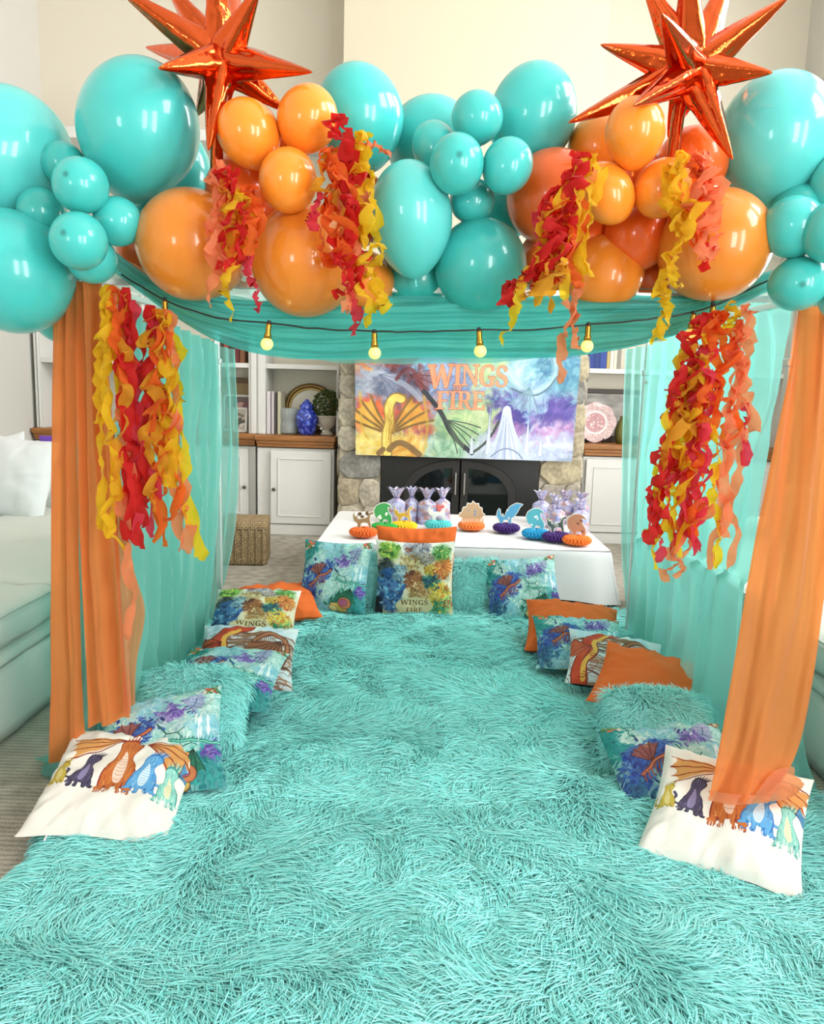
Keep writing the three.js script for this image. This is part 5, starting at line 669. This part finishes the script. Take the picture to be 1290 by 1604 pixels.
// swag across the front and sheer roof
{
  const up = V(0, 0, 1);
  const swag = (T, B, seed, amp, folds) => { const t = curve3(T), b = curve3(B); return grid(110, 44, (u, v) => { const p = t(u).lerp(b(u), v), gather = 0.35 + 0.65 * Math.sin(Math.PI * clamp(u, 0.02, 0.98)); const w = v + 0.05 * n2(u * 2.5 + seed, v * 2) + 0.10 * (u - 0.5) * Math.sin(v * 3); p.z += 0.05 * Math.sin(v * Math.PI) * gather + amp * gather * (Math.sin(w * folds * 6.283 + seed) + 0.5 * Math.sin(w * folds * 2.7 * 6.283) + 0.5 * n2(u * 5, v * 9 + seed)); p.y += 0.004 * n2(u * 8 + seed, v * 3); return p; }); };
  drape('turquoise sheer swag sagging across the front of the canopy under the balloons', S.swag, [
    ['swag_front', swag([[178, 392, 2.62], [260, 448, 2.62], [350, 466, 2.62], [480, 470, 2.62], [640, 464, 2.62], [800, 464, 2.62], [950, 460, 2.62], [1100, 462, 2.62], [1190, 428, 2.62], [1244, 412, 2.62]], [[180, 428, 2.62], [250, 480, 2.62], [310, 520, 2.62], [400, 553, 2.62], [500, 563, 2.62], [650, 560, 2.62], [780, 561, 2.62], [900, 556, 2.62], [1000, 541, 2.62], [1100, 507, 2.62], [1190, 462, 2.62], [1244, 440, 2.62]], 4, 0.011, 3.2)],
    ['swag_lining', swag([[220, 420, 2.72], [400, 470, 2.72], [645, 470, 2.72], [900, 465, 2.72], [1180, 440, 2.72]], [[225, 440, 2.72], [400, 540, 2.72], [520, 566, 2.72], [645, 570, 2.72], [780, 567, 2.72], [900, 550, 2.72], [1180, 460, 2.72]], 9, 0.008, 2.2), S.tealPale],
  ], 'swag', 'swag');
  drape('orange sheer lining peeping through the left end of the turquoise swag', S.orangeThin, [['panel', swag([[186, 400, 2.67], [260, 440, 2.67], [330, 470, 2.67], [372, 500, 2.67]], [[186, 425, 2.67], [240, 470, 2.67], [300, 510, 2.67], [372, 522, 2.67]], 12, 0.005, 1)]], 'swag', 'swag');
  drape('orange sheer lining peeping through the right end of the turquoise swag', S.orangeThin, [['panel', swag([[858, 536, 2.67], [980, 485, 2.67], [1090, 470, 2.67], [1190, 440, 2.67]], [[858, 552, 2.67], [960, 546, 2.67], [1060, 516, 2.67], [1190, 458, 2.67]], 14, 0.005, 1)]], 'swag', 'swag');
  const roof = grid(60, 40, (u, v) => V(lerp(-1.17, 1.17, u), 1.73 - 0.03 * Math.sin(u * Math.PI) * Math.sin(v * Math.PI) + 0.012 * Math.sin(u * 40) * Math.sin(v * Math.PI) + 0.015, lerp(-2.66, -4.4, v)));
  drape('pale turquoise sheer roof cloth stretched over the canopy frame', sheer('#d3f3f0', 0.92, 0.6), [['panel', roof]], 'canopy roof', 'roof_cloth');
}

// ------------------------------------------------------------------ string of globe lights on a dark cord
{
  const t = thing('string_lights', 'string of pale yellow globe bulbs in brass sockets on a dark cord along the swag', 'string lights');
  const at = [[258, 471], [421, 507], [586, 521], [750, 518], [921, 510], [1086, 492], [1116, 478]], d = [2.52, 2.5, 2.5, 2.5, 2.5, 2.5, 2.54];
  const cord = curve3([[190, 430, 2.56], [258, 470, 2.53], [340, 497, 2.52], [421, 506, 2.51], [500, 515, 2.5], [586, 519, 2.5], [660, 519, 2.5], [750, 517, 2.5], [840, 516, 2.5], [921, 508, 2.5], [1000, 502, 2.5], [1086, 489, 2.51], [1120, 478, 2.53], [1205, 438, 2.56]]);
  mesh('cord', tube(Array.from({ length: 60 }, (_, k) => cord(k / 59).add(V(0, 0.002 * n2(k, 3), 0.002 * n2(k, 9)))), 0.0028, 240, 6), M.black, t);
  const bulbM = std('#f3ea9a', 0.35, { emissive: '#f2e36a', emissiveIntensity: 0.55 });
  at.forEach(([px, py], k) => {
    const p = W(px, py, d[k]); const s = mesh('socket', lathe([[0.001, 0], [0.0075, 0], [0.009, -0.004], [0.009, -0.03], [0.0115, -0.032], [0.0115, -0.046], [0.001, -0.046]], 16), M.gold, t); s.position.copy(p); s.rotation.z = 0.25 * n2(k * 3, 1);
    const cap = mesh('socket_cap', cyl(0.0055, 0.0075, 0.012, 0, 0.004, 0, 12), M.black, s);
    mesh('bulb', new THREE.SphereGeometry(0.0195, 24, 18).translate(0, -0.062, 0), bulbM, s);
    const l = new THREE.PointLight('#ffe9a0', 0.012, 3); l.name = 'bulb_light'; l.castShadow = true; l.position.copy(p).add(V(0, -0.062, 0)); scene.add(l);
  });
}

// ------------------------------------------------------------------ balloons
const balloonMat = (col) => phys(col, 0.30, { clearcoat: 0.55, clearcoatRoughness: 0.06, sheen: 0, specularIntensity: 0.6 });
const B = { teal: balloonMat('#47c2bf'), tealDeep: balloonMat('#3db5b1'), tealPale: balloonMat('#5dcdcb'), orange: balloonMat('#f8922c'), amber: balloonMat('#dd842a'), deep: balloonMat('#e8641f') };
const crownTex = (hex, dark) => canvas(64, 64, (c) => { c.fillStyle = hex; c.fillRect(0, 0, 64, 64); [[6, 0.25], [4, 0.5], [2, 0.9]].forEach(([n, a]) => { c.globalAlpha = a; c.fillStyle = dark; c.fillRect(0, 64 - n / 2, 64, n / 2); }); c.globalAlpha = 1; });
B.tealDot = phys('#ffffff', 0.3, { clearcoat: 0.55, clearcoatRoughness: 0.06, specularIntensity: 0.6, map: crownTex('#43beba', '#2a807f') });
B.tealDot.map.wrapT = THREE.ClampToEdgeWrapping;
const skinGeo = (() => { const pts = []; for (let k = 0; k <= 40; k++) { const a = k / 40 * Math.PI, lo = Math.max(0, -Math.cos(a)); pts.push([Math.max(0.0005, Math.sin(a) * (1 - 0.16 * lo * lo)), -Math.cos(a) === 1 ? -1.06 : Math.cos(a) * (1 + 0.06 * lo * lo)]); } const g = lathe(pts, 56); return g; })();
const neckGeo = lathe([[0.10, -1.01], [0.055, -1.06], [0.042, -1.10], [0.06, -1.125], [0.058, -1.14], [0.035, -1.15], [0.06, -1.19], [0.068, -1.2], [0.03, -1.19], [0.001, -1.16]], 18);
// px, py, half width, half height, distance, material, neck direction, label
function balloon(px, py, rx, ry, d, mat, neck, label, group) {
  const c = W(px, py, d), s = c.clone().sub(camera.position).dot(V(0, 0, -1).applyQuaternion(camera.quaternion)) / FX;
  const t = thing('balloon', label, 'balloon', [c.x, c.y, c.z], 0, group); t.quaternion.setFromUnitVectors(V(0, -1, 0), V(...neck).normalize());
  const a = rx * s * 0.985, facing = Math.abs(V(...neck).normalize().z) > 0.75, b = facing ? a * 1.05 : ry * s * 0.96;
  const m = mesh('balloon_skin', skinGeo, mat, t); m.scale.set(a, b, facing ? a * ry / rx : a); const k = mesh('knot', neckGeo, mat, t); k.scale.set(a * 0.8, b, a * 0.8); return t;
}
const bl = [
  // left cluster
  [4, 246, 109, 108, 2.62, 'tealPale', [0.5, -0.8, -0.3], 'large sky-turquoise balloon cut by the left edge of the picture, upper of the two there'],
  [217, 204, 94, 109, 2.56, 'teal', [-0.3, -0.9, -0.3], 'large tall turquoise balloon just left of the left orange starburst'],
  [20, 425, 98, 96, 2.5, 'teal', [0.7, 0.5, -0.5], 'large turquoise balloon low at the left edge, above the white sofa'],
  [100, 257, 34, 34, 2.55, 'tealDeep', [0, -0.3, -1], 'small deep turquoise balloon topmost in the left small cluster, half behind'],
  [127, 291, 43, 43, 2.38, 'tealDot', [0.1, -0.15, -1], 'small turquoise balloon with a dark crown spot, upper front of the left small cluster'],
  [66, 331, 36, 37, 2.52, 'tealDeep', [0.6, 0, -0.8], 'small turquoise balloon at the left side of the left small cluster'],
  [184, 347, 38, 43, 2.46, 'teal', [-0.8, 0.1, -0.6], 'small turquoise balloon at the right side of the left small cluster'],
  [124, 378, 44, 45, 2.34, 'tealDot', [0.1, -0.1, -1], 'small turquoise balloon with a dark crown spot, lower front of the left small cluster'],
  [144, 406, 39, 38, 2.46, 'teal', [-0.2, 0.8, -0.6], 'small turquoise balloon lowest in the left small cluster, above the orange drape'],
  [82, 362, 38, 38, 2.58, 'tealDeep', [0.4, 0.2, -0.8], 'small turquoise balloon deep inside the left small cluster'],
  [268, 268, 62, 74, 2.8, 'tealDeep', [0, -1, -0.3], 'turquoise balloon hidden behind the tall one left of the left starburst'],
  [236, 352, 40, 42, 2.78, 'tealDeep', [0, -1, -0.3], 'turquoise balloon peeping out above the left amber balloon'],
  [96, 494, 44, 44, 2.72, 'teal', [0.5, 0.7, -0.4], 'turquoise balloon low behind the left orange drape'],
  [224, 392, 42, 42, 2.78, 'deep', [0.2, -0.6, -0.6], 'small orange balloon tucked behind the left amber balloon'],
  [302, 385, 86, 92, 2.54, 'amber', [0.5, -0.4, -0.7], 'large amber balloon resting on the left part of the swag'],
  // left orange group
  [390, 210, 49, 56, 2.44, 'orange', [0.5, -0.8, -0.4], 'small orange balloon under the left starburst, upper left of three'],
  [481, 187, 48, 54, 2.44, 'orange', [-0.4, -0.9, -0.3], 'small orange balloon upper right of the three under the left starburst'],
  [451, 283, 46, 50, 2.40, 'orange', [-0.1, 0.4, -0.9], 'small orange balloon lowest of the three under the left starburst'],
  [478, 408, 86, 88, 2.56, 'amber', [-0.2, 0.5, -0.9], 'large amber balloon in the middle of the swag between two streamer bunches'],
  [378, 302, 56, 60, 2.68, 'deep', [0.3, -0.5, -0.8], 'deep orange balloon in the shade behind the left streamers'],
  [572, 442, 46, 48, 2.66, 'amber', [-0.5, -0.3, -0.8], 'orange balloon behind the lower end of the long yellow streamers left of centre'],
  [560, 330, 52, 62, 2.74, 'deep', [-0.3, -0.4, -0.8], 'deep orange balloon hidden behind the streamers left of centre'],
  [438, 246, 46, 50, 2.64, 'deep', [0.1, 0.2, -1], 'deep orange balloon squeezed behind the three small ones under the left starburst'],
  [428, 332, 50, 50, 2.72, 'deep', [0.1, 0.2, -1], 'deep orange balloon in the shade above the amber balloon left of centre'],
  // centre turquoise
  [563, 184, 70, 81, 2.66, 'teal', [0.2, -0.9, -0.3], 'large turquoise balloon right of the left starburst, behind the streamers'],
  [676, 226, 72, 74, 2.86, 'teal', [0.1, -0.9, -0.4], 'turquoise balloon furthest back at the top centre'],
  [643, 343, 66, 90, 2.52, 'tealPale', [0.1, -0.95, -0.3], 'large tall turquoise balloon at the centre of the front row'],
  [747, 185, 41, 42, 2.52, 'teal', [-0.1, -0.8, -0.5], 'small turquoise balloon topmost in the centre cluster'],
  [715, 257, 43, 47, 2.42, 'tealDot', [-0.05, -0.05, -1], 'small turquoise balloon with a dark crown spot at the front of the centre cluster'],
  [794, 260, 40, 45, 2.46, 'teal', [-0.4, -0.2, -0.9], 'small turquoise balloon at the right of the centre cluster'],
  [681, 230, 36, 42, 2.6, 'teal', [0.4, -0.4, -0.8], 'small turquoise balloon at the left back of the centre cluster'],
  [739, 314, 36, 34, 2.58, 'tealDeep', [0.1, 0.6, -0.8], 'small turquoise balloon lowest in the centre cluster'],
  [833, 184, 69, 83, 2.7, 'teal', [-0.2, -0.9, -0.3], 'large turquoise balloon at the top right of centre'],
  [752, 418, 73, 74, 2.62, 'tealDeep', [0, -0.5, -0.8], 'large turquoise balloon low at the centre right, resting on the swag'],
  [652, 428, 60, 52, 2.74, 'tealDeep', [0, -0.7, -0.6], 'turquoise balloon low at the centre, behind the tall one'],
  [792, 330, 44, 50, 2.84, 'tealDeep', [0, -0.8, -0.6], 'turquoise balloon in the gap behind the right part of the centre cluster'],
  // right orange group
  [866, 310, 74, 76, 2.64, 'deep', [0.5, -0.4, -0.7], 'large orange balloon left of the right group, behind red streamers'],
  [938, 232, 50, 52, 2.74, 'orange', [0.2, -0.8, -0.5], 'orange balloon behind the topmost small one under the right starburst'],
  [994, 208, 47, 55, 2.40, 'orange', [0.1, -0.9, -0.4], 'small orange balloon at the top of the right group, touching the starburst'],
  [950, 303, 41, 51, 2.46, 'orange', [0.5, 0.3, -0.8], 'small orange balloon left of two at the centre of the right group'],
  [1036, 295, 43, 48, 2.46, 'orange', [-0.5, 0.3, -0.8], 'small orange balloon right of two at the centre of the right group'],
  [998, 370, 54, 54, 2.64, 'deep', [0, -0.2, -1], 'deep orange balloon glowing red in the middle of the right group'],
  [1082, 258, 56, 60, 2.62, 'deep', [-0.4, -0.6, -0.6], 'orange balloon under a coral streamer at the upper right of the right group'],
  [1118, 385, 87, 92, 2.54, 'amber', [-0.5, -0.4, -0.7], 'large amber balloon resting on the right part of the swag'],
  [942, 430, 66, 62, 2.68, 'amber', [0.3, -0.6, -0.7], 'amber balloon low at the centre of the right group, on the swag'],
  [862, 412, 52, 58, 2.76, 'deep', [0.3, -0.6, -0.7], 'deep orange balloon low behind the red streamers of the right group'],
  [1052, 400, 44, 56, 2.78, 'deep', [0.3, -0.6, -0.7], 'deep orange balloon squeezed behind the right amber balloon'],
  [996, 292, 48, 54, 2.66, 'deep', [0, 0.2, -1], 'deep orange balloon in the gap behind the three small ones of the right group'],
  [1012, 446, 50, 46, 2.8, 'deep', [0, -0.6, -0.8], 'deep orange balloon low between the two amber ones of the right group'],
  [908, 372, 50, 54, 2.74, 'deep', [0.3, -0.2, -0.9], 'deep orange balloon behind the yellow streamers of the right group'],
  // right turquoise
  [1214, 222, 92, 105, 2.62, 'tealPale', [0.1, -0.95, -0.3], 'large tall turquoise balloon at the right under the tip of the right starburst'],
  [1242, 356, 47, 48, 2.42, 'teal', [0.3, -0.2, -0.9], 'small turquoise balloon upper left of the right-edge cluster'],
  [1303, 364, 46, 48, 2.34, 'tealDot', [0.2, -0.05, -1], 'small turquoise balloon with a dark crown spot cut by the right edge'],
  [1249, 444, 45, 43, 2.44, 'tealDot', [0.25, 0.15, -0.9], 'small turquoise balloon lowest of the right-edge cluster, above the orange drape'],
  [1250, 330, 44, 40, 2.56, 'tealDeep', [0.2, 0.2, -0.9], 'small turquoise balloon at the back of the right-edge cluster'],
  [1330, 290, 60, 62, 2.5, 'tealPale', [-0.2, -0.6, -0.6], 'turquoise balloon cut by the right edge, above the small cluster there'],
  [1332, 458, 50, 56, 2.46, 'tealPale', [-0.2, 0.6, -0.6], 'turquoise balloon cut by the right edge, beside the top of the orange drape'],
];
for (const [px, py, rx, ry, d, m, neck, label] of bl) balloon(px, py, rx, ry, d, B[m], neck, label);

// ------------------------------------------------------------------ foil starbursts
const foil = phys('#d4561e', 0.15, { metalness: 1, clearcoat: 0.3, clearcoatRoughness: 0.1, bumpMap: noiseTex(128, tile((u, v) => 0.5 + 0.35 * n2(u * 3, v * 9) + 0.15 * n2(u * 11, v * 24))), bumpScale: 0.0018 });
const coreGeo = (() => { const g = new THREE.IcosahedronGeometry(1, 5); g.deleteAttribute('uv'); const m = mergeVertices(g), p = m.attributes.position; for (let i = 0; i < p.count; i++) { const v = V().fromBufferAttribute(p, i), k = 1 + 0.12 * n3(v.x * 3, v.y * 3, v.z * 3) + 0.05 * n3(v.x * 9, v.y * 9, v.z * 9); p.setXYZ(i, v.x * k, v.y * k, v.z * k); } m.computeVertexNormals(); return boxUV(m); })();
function spike(L, R, seed) { // an inflated foil cone: pinched foot, swelling belly, three soft seams, crinkles towards the foot
  return grid(48, 44, (u, v) => { const a = u * Math.PI * 2, t = v, prof = (0.55 + 0.45 * sstep(0, 0.16, t)) * Math.pow(1 - t, 0.82) + 0.07 * (1 - 0.5 * t), seam = 0.07 * Math.cos(a * 5 + seed) * (1 - 0.4 * t) - 0.12 * Math.pow(Math.abs(Math.cos(a * 1.5 + seed)), 10), wr = 0.075 * Math.sin(a * 8 + seed) * Math.exp(-t / 0.14) + 0.03 * Math.sin(a * 5 + 4 * n2(t * 2.5, seed)) * (1 - t) + 0.02 * n2(a * 1.2, t * 22 + seed) * Math.exp(-t / 0.3);
    const r = R * Math.max(0.02, prof * (1 + seam + wr)) * (v > 0.985 ? 0.6 : 1); return V(-r * Math.cos(a), t * L, r * Math.sin(a)); }); }
function starburst(label, c0, tips, coreR, Rs) {
  const c = W(...c0), t = thing('starburst_balloon', label, 'foil balloon', [c.x, c.y, c.z]);
  const k = mesh('core', coreGeo, foil, t); k.scale.setScalar(coreR);
  tips.forEach(([px, py, d, w], i) => { const e = W(px, py, d).sub(c), L = e.length(); const s = mesh('spike', spike(L, Rs * (w ?? 1), i * 1.7 + c.x), foil, t); s.quaternion.setFromUnitVectors(V(0, 1, 0), e.normalize()); });
  const neck = mesh('neck', tube([V(0, 0, 0), V(-0.02, -coreR * 1.6, -0.02), V(-0.03, -0.32, -0.02)], 0.02, 16, 10), foil, t);
}
starburst('orange foil starburst balloon with many spikes at the upper left', [350, 96, 2.5], [[180, -22, 2.42], [254, -36, 2.56], [330, -80, 2.46], [408, -24, 2.36], [489, 113, 2.36], [248, 107, 2.30], [228, 74, 2.68], [326, 236, 2.36], [308, 182, 2.66], [450, 176, 2.54], [418, 84, 2.72], [372, -60, 2.74]], 0.058, 0.054);
starburst('orange foil starburst balloon with many spikes at the upper right', [1082, 112, 2.5], [[1002, -42, 2.52], [1076, -90, 2.46], [1150, -60, 2.58], [1236, -6, 2.44], [1209, 114, 2.38], [1147, 250, 2.36], [1046, 216, 2.58], [992, 166, 2.26], [890, 192, 2.46], [940, 70, 2.5], [1036, 22, 2.22, 1.05], [1120, 60, 2.78]], 0.06, 0.056);

// ------------------------------------------------------------------ tissue streamers: long twisted ribbons hung in bunches
const tissue = (col) => phys(col, 0.72, { transmission: 0.66, thickness: 0, side: THREE.DoubleSide, specularIntensity: 0.2 });
const T = { yellow: tissue('#f1cf2e'), gold: tissue('#e6ae30'), red: tissue('#dc2f2c'), orange: tissue('#f0762c'), coral: tissue('#f39a6d'), pink: tissue('#e3485c') };
function ribbon(path, w, seed, wob, twist) { // path in measured points; the ribbon curls and zigzags about it, turning as it falls
  const c = curve3(path), R = rngOf(seed), ph = R() * 6.28, ph2 = R() * 6.28, L = c(0).distanceTo(c(0.5)) + c(0.5).distanceTo(c(1)), turns = Math.max(2, L / (0.075 + 0.06 * R())), n = Math.ceil(turns * 13);
  const warp = (t) => t + 0.10 * sstep(0, 0.15, t) * n2(seed * 1.7, t * 3.2);
  const pos = (t) => { const p = c(t), k = wob * sstep(0, 0.1, t) * (0.75 + 0.6 * n2(seed, t * 5)); const a = warp(t) * turns * Math.PI + ph; const tri = Math.asin(Math.sin(a)) / 1.571 * 0.6 + Math.sin(a) * 0.4; p.x += k * tri + 0.5 * k * n2(t * 7, seed); p.z += k * 0.9 * Math.cos(a * 0.97 + ph2); p.y += k * 0.42 * Math.sin(a * 2 + ph2) * sstep(0, 0.2, t); return p; };
  const P0 = [], e = 0.003;
  for (let i = 0; i <= n; i++) { const t = i / n, p = pos(t), tan = pos(Math.min(1, t + e)).sub(pos(Math.max(0, t - e))).normalize(); const ta = warp(t) * turns * twist + ph + 1.2 * n2(t * 6, seed * 3); const ref = V(Math.cos(ta), 0.35 * n2(t * 5, seed), Math.sin(ta)); const side = ref.addScaledVector(tan, -ref.dot(tan)).normalize(); const ww = w * (0.85 + 0.35 * n2(t * 8, seed * 2)) * (t > 0.985 ? 0.55 : 1) * sstep(-0.1, 0.06, t); P0.push([p, side, tan.clone().cross(side), ww]); }
  return grid(4, n, (u, v) => { const [p, s, nn, ww] = P0[Math.round(v * n)], k = u * 2 - 1; return p.clone().addScaledVector(s, k * ww / 2).addScaledVector(nn, ww * 0.22 * (1 - k * k) * Math.sin(v * n * 0.42 + seed) + ww * 0.10 * k * Math.sin(v * n * 0.9 + seed * 2)); });
}
// bunch: where it hangs, [colour, px0, py0, px1, py1, count] per colour
const bunches = [
  ['on the left front post', 2.42, [['yellow', 172, 446, 164, 690, 3, 15], ['yellow', 174, 446, 176, 872, 4, 17], ['red', 198, 450, 214, 868, 4, 18], ['orange', 180, 450, 200, 640, 3, 16], ['coral', 186, 450, 204, 1000, 1, 10], ['pink', 206, 470, 230, 872, 3, 20], ['gold', 200, 460, 192, 840, 2, 16]]],
  ['below the leftmost globe light', 2.44, [['red', 240, 478, 222, 800, 4, 20], ['yellow', 254, 484, 276, 820, 3, 18], ['orange', 250, 484, 268, 860, 4, 20], ['gold', 246, 484, 256, 800, 3, 18], ['coral', 262, 486, 296, 884, 3, 16], ['yellow', 264, 490, 306, 880, 1, 14], ['pink', 240, 484, 240, 866, 2, 18]]],
  ['left of the three small orange balloons', 2.33, [['coral', 344, 250, 348, 440, 3, 20], ['coral', 340, 260, 336, 520, 2, 14], ['red', 366, 262, 374, 440, 4, 20], ['yellow', 382, 300, 380, 400, 3, 26], ['yellow', 376, 380, 364, 505, 2, 18], ['orange', 396, 290, 394, 400, 4, 18], ['pink', 398, 400, 406, 498, 2, 12], ['gold', 360, 280, 362, 400, 2, 16]]],
  ['right of the three small orange balloons', 2.33, [['red', 536, 178, 546, 330, 4, 22], ['red', 548, 270, 552, 470, 5, 26], ['yellow', 566, 206, 580, 400, 5, 18], ['yellow', 590, 380, 598, 500, 3, 24], ['orange', 522, 230, 528, 430, 5, 24], ['coral', 548, 300, 566, 510, 3, 18], ['gold', 520, 240, 552, 360, 4, 22], ['pink', 500, 300, 494, 362, 1, 8], ['yellow', 558, 400, 584, 520, 2, 18], ['pink', 552, 430, 560, 534, 2, 12], ['coral', 556, 220, 628, 246, 2, 12]]],
  ['at the left of the right orange balloon group', 2.33, [['red', 914, 238, 866, 440, 7, 28], ['red', 890, 270, 850, 470, 4, 24], ['yellow', 930, 240, 902, 470, 4, 16], ['yellow', 914, 246, 836, 400, 2, 14], ['yellow', 842, 390, 780, 540, 1, 14], ['gold', 886, 380, 844, 490, 4, 24], ['orange', 900, 290, 880, 460, 5, 20], ['coral', 900, 440, 880, 600, 1, 14], ['coral', 886, 470, 916, 560, 2, 16], ['pink', 850, 330, 840, 460, 2, 16], ['red', 830, 420, 800, 480, 3, 20]]],
  ['at the right of the right orange balloon group', 2.33, [['yellow', 1066, 236, 1066, 380, 5, 22], ['yellow', 1070, 330, 1040, 480, 3, 16], ['yellow', 1046, 440, 1036, 552, 3, 20], ['coral', 1096, 236, 1118, 420, 5, 24], ['orange', 1100, 250, 1108, 390, 4, 20], ['red', 1090, 300, 1106, 440, 2, 14]]],
  ['on the right front post', 2.46, [['red', 1112, 490, 1074, 640, 5, 28], ['red', 1066, 580, 1044, 880, 4, 24], ['orange', 1132, 486, 1120, 740, 7, 28], ['coral', 1170, 478, 1172, 680, 3, 18], ['coral', 1160, 500, 1138, 900, 4, 18], ['yellow', 1104, 500, 1114, 650, 2, 14], ['yellow', 1080, 580, 1048, 900, 6, 24], ['yellow', 1120, 640, 1134, 890, 2, 12], ['gold', 1094, 540, 1068, 740, 5, 26], ['pink', 1116, 540, 1086, 880, 6, 24], ['pink', 1168, 630, 1176, 730, 1, 10], ['yellow', 1150, 472, 1140, 530, 2, 18], ['orange', 1094, 600, 1090, 860, 4, 24], ['red', 1036, 700, 1014, 880, 2, 16], ['coral', 1100, 780, 1044, 922, 3, 22], ['pink', 1040, 720, 1030, 905, 2, 18]]],
];
const named = { yellow: 'yellow', gold: 'golden', red: 'red', orange: 'orange', coral: 'coral', pink: 'pinkish red' };
let sN = 100;
const hung = {};
for (const [where, d, list] of bunches) for (const [col, x0, y0, x1, y1, count, wob] of list) for (let k = 0; k < Math.max(1, Math.round(count * 0.72)); k++) {
  const R = rngOf(sN), s = (k - (count - 1) / 2), sx = s * 12 + 14 * (R() - 0.5), top = s * 4 + 4 * (R() - 0.5), dz = 0.05 * (R() - 0.6), cut = count > 1 ? 0.16 * R() : 0;
  const ex = lerp(x1, x0, cut) + sx, ey = lerp(y1, y0, cut), path = [0, 0.2, 0.45, 0.7, 1].map((t) => [lerp(x0 + top, ex, t) + 5 * (R() - 0.5), lerp(y0, ey, t), d + dz * sstep(0, 0.3, t)]);
  const m = mesh('streamer', ribbon(path, 0.03 + 0.018 * R(), sN, wob * 0.0014, 0.9 + 1.5 * R()), T[col]);
  (hung[`${named[col]}|${where}`] ??= []).push([ex, m]); sN++;
}
const nth = ['leftmost', 'second', 'third', 'fourth', 'fifth', 'sixth', 'seventh', 'eighth', 'ninth', 'tenth', 'eleventh', 'twelfth', 'thirteenth', 'fourteenth'], cnt = ['', '', 'two', 'three', 'four', 'five', 'six', 'seven', 'eight', 'nine', 'ten', 'eleven', 'twelve', 'thirteen', 'fourteen'];
for (const key in hung) { // named by where their lower ends hang, from left to right
  const [c, where] = key.split('|'), a = hung[key].sort((p, q) => p[0] - q[0]);
  a.forEach(([, m], k) => tag(m, a.length === 1 ? `single ${c} tissue streamer ${where}` : `${nth[k]} from left of ${c} streamers ${where}`.replace('leftmost from left', 'leftmost'), 'streamer', `${c} streamers ${where}`));
}

renderer.render(scene, camera);
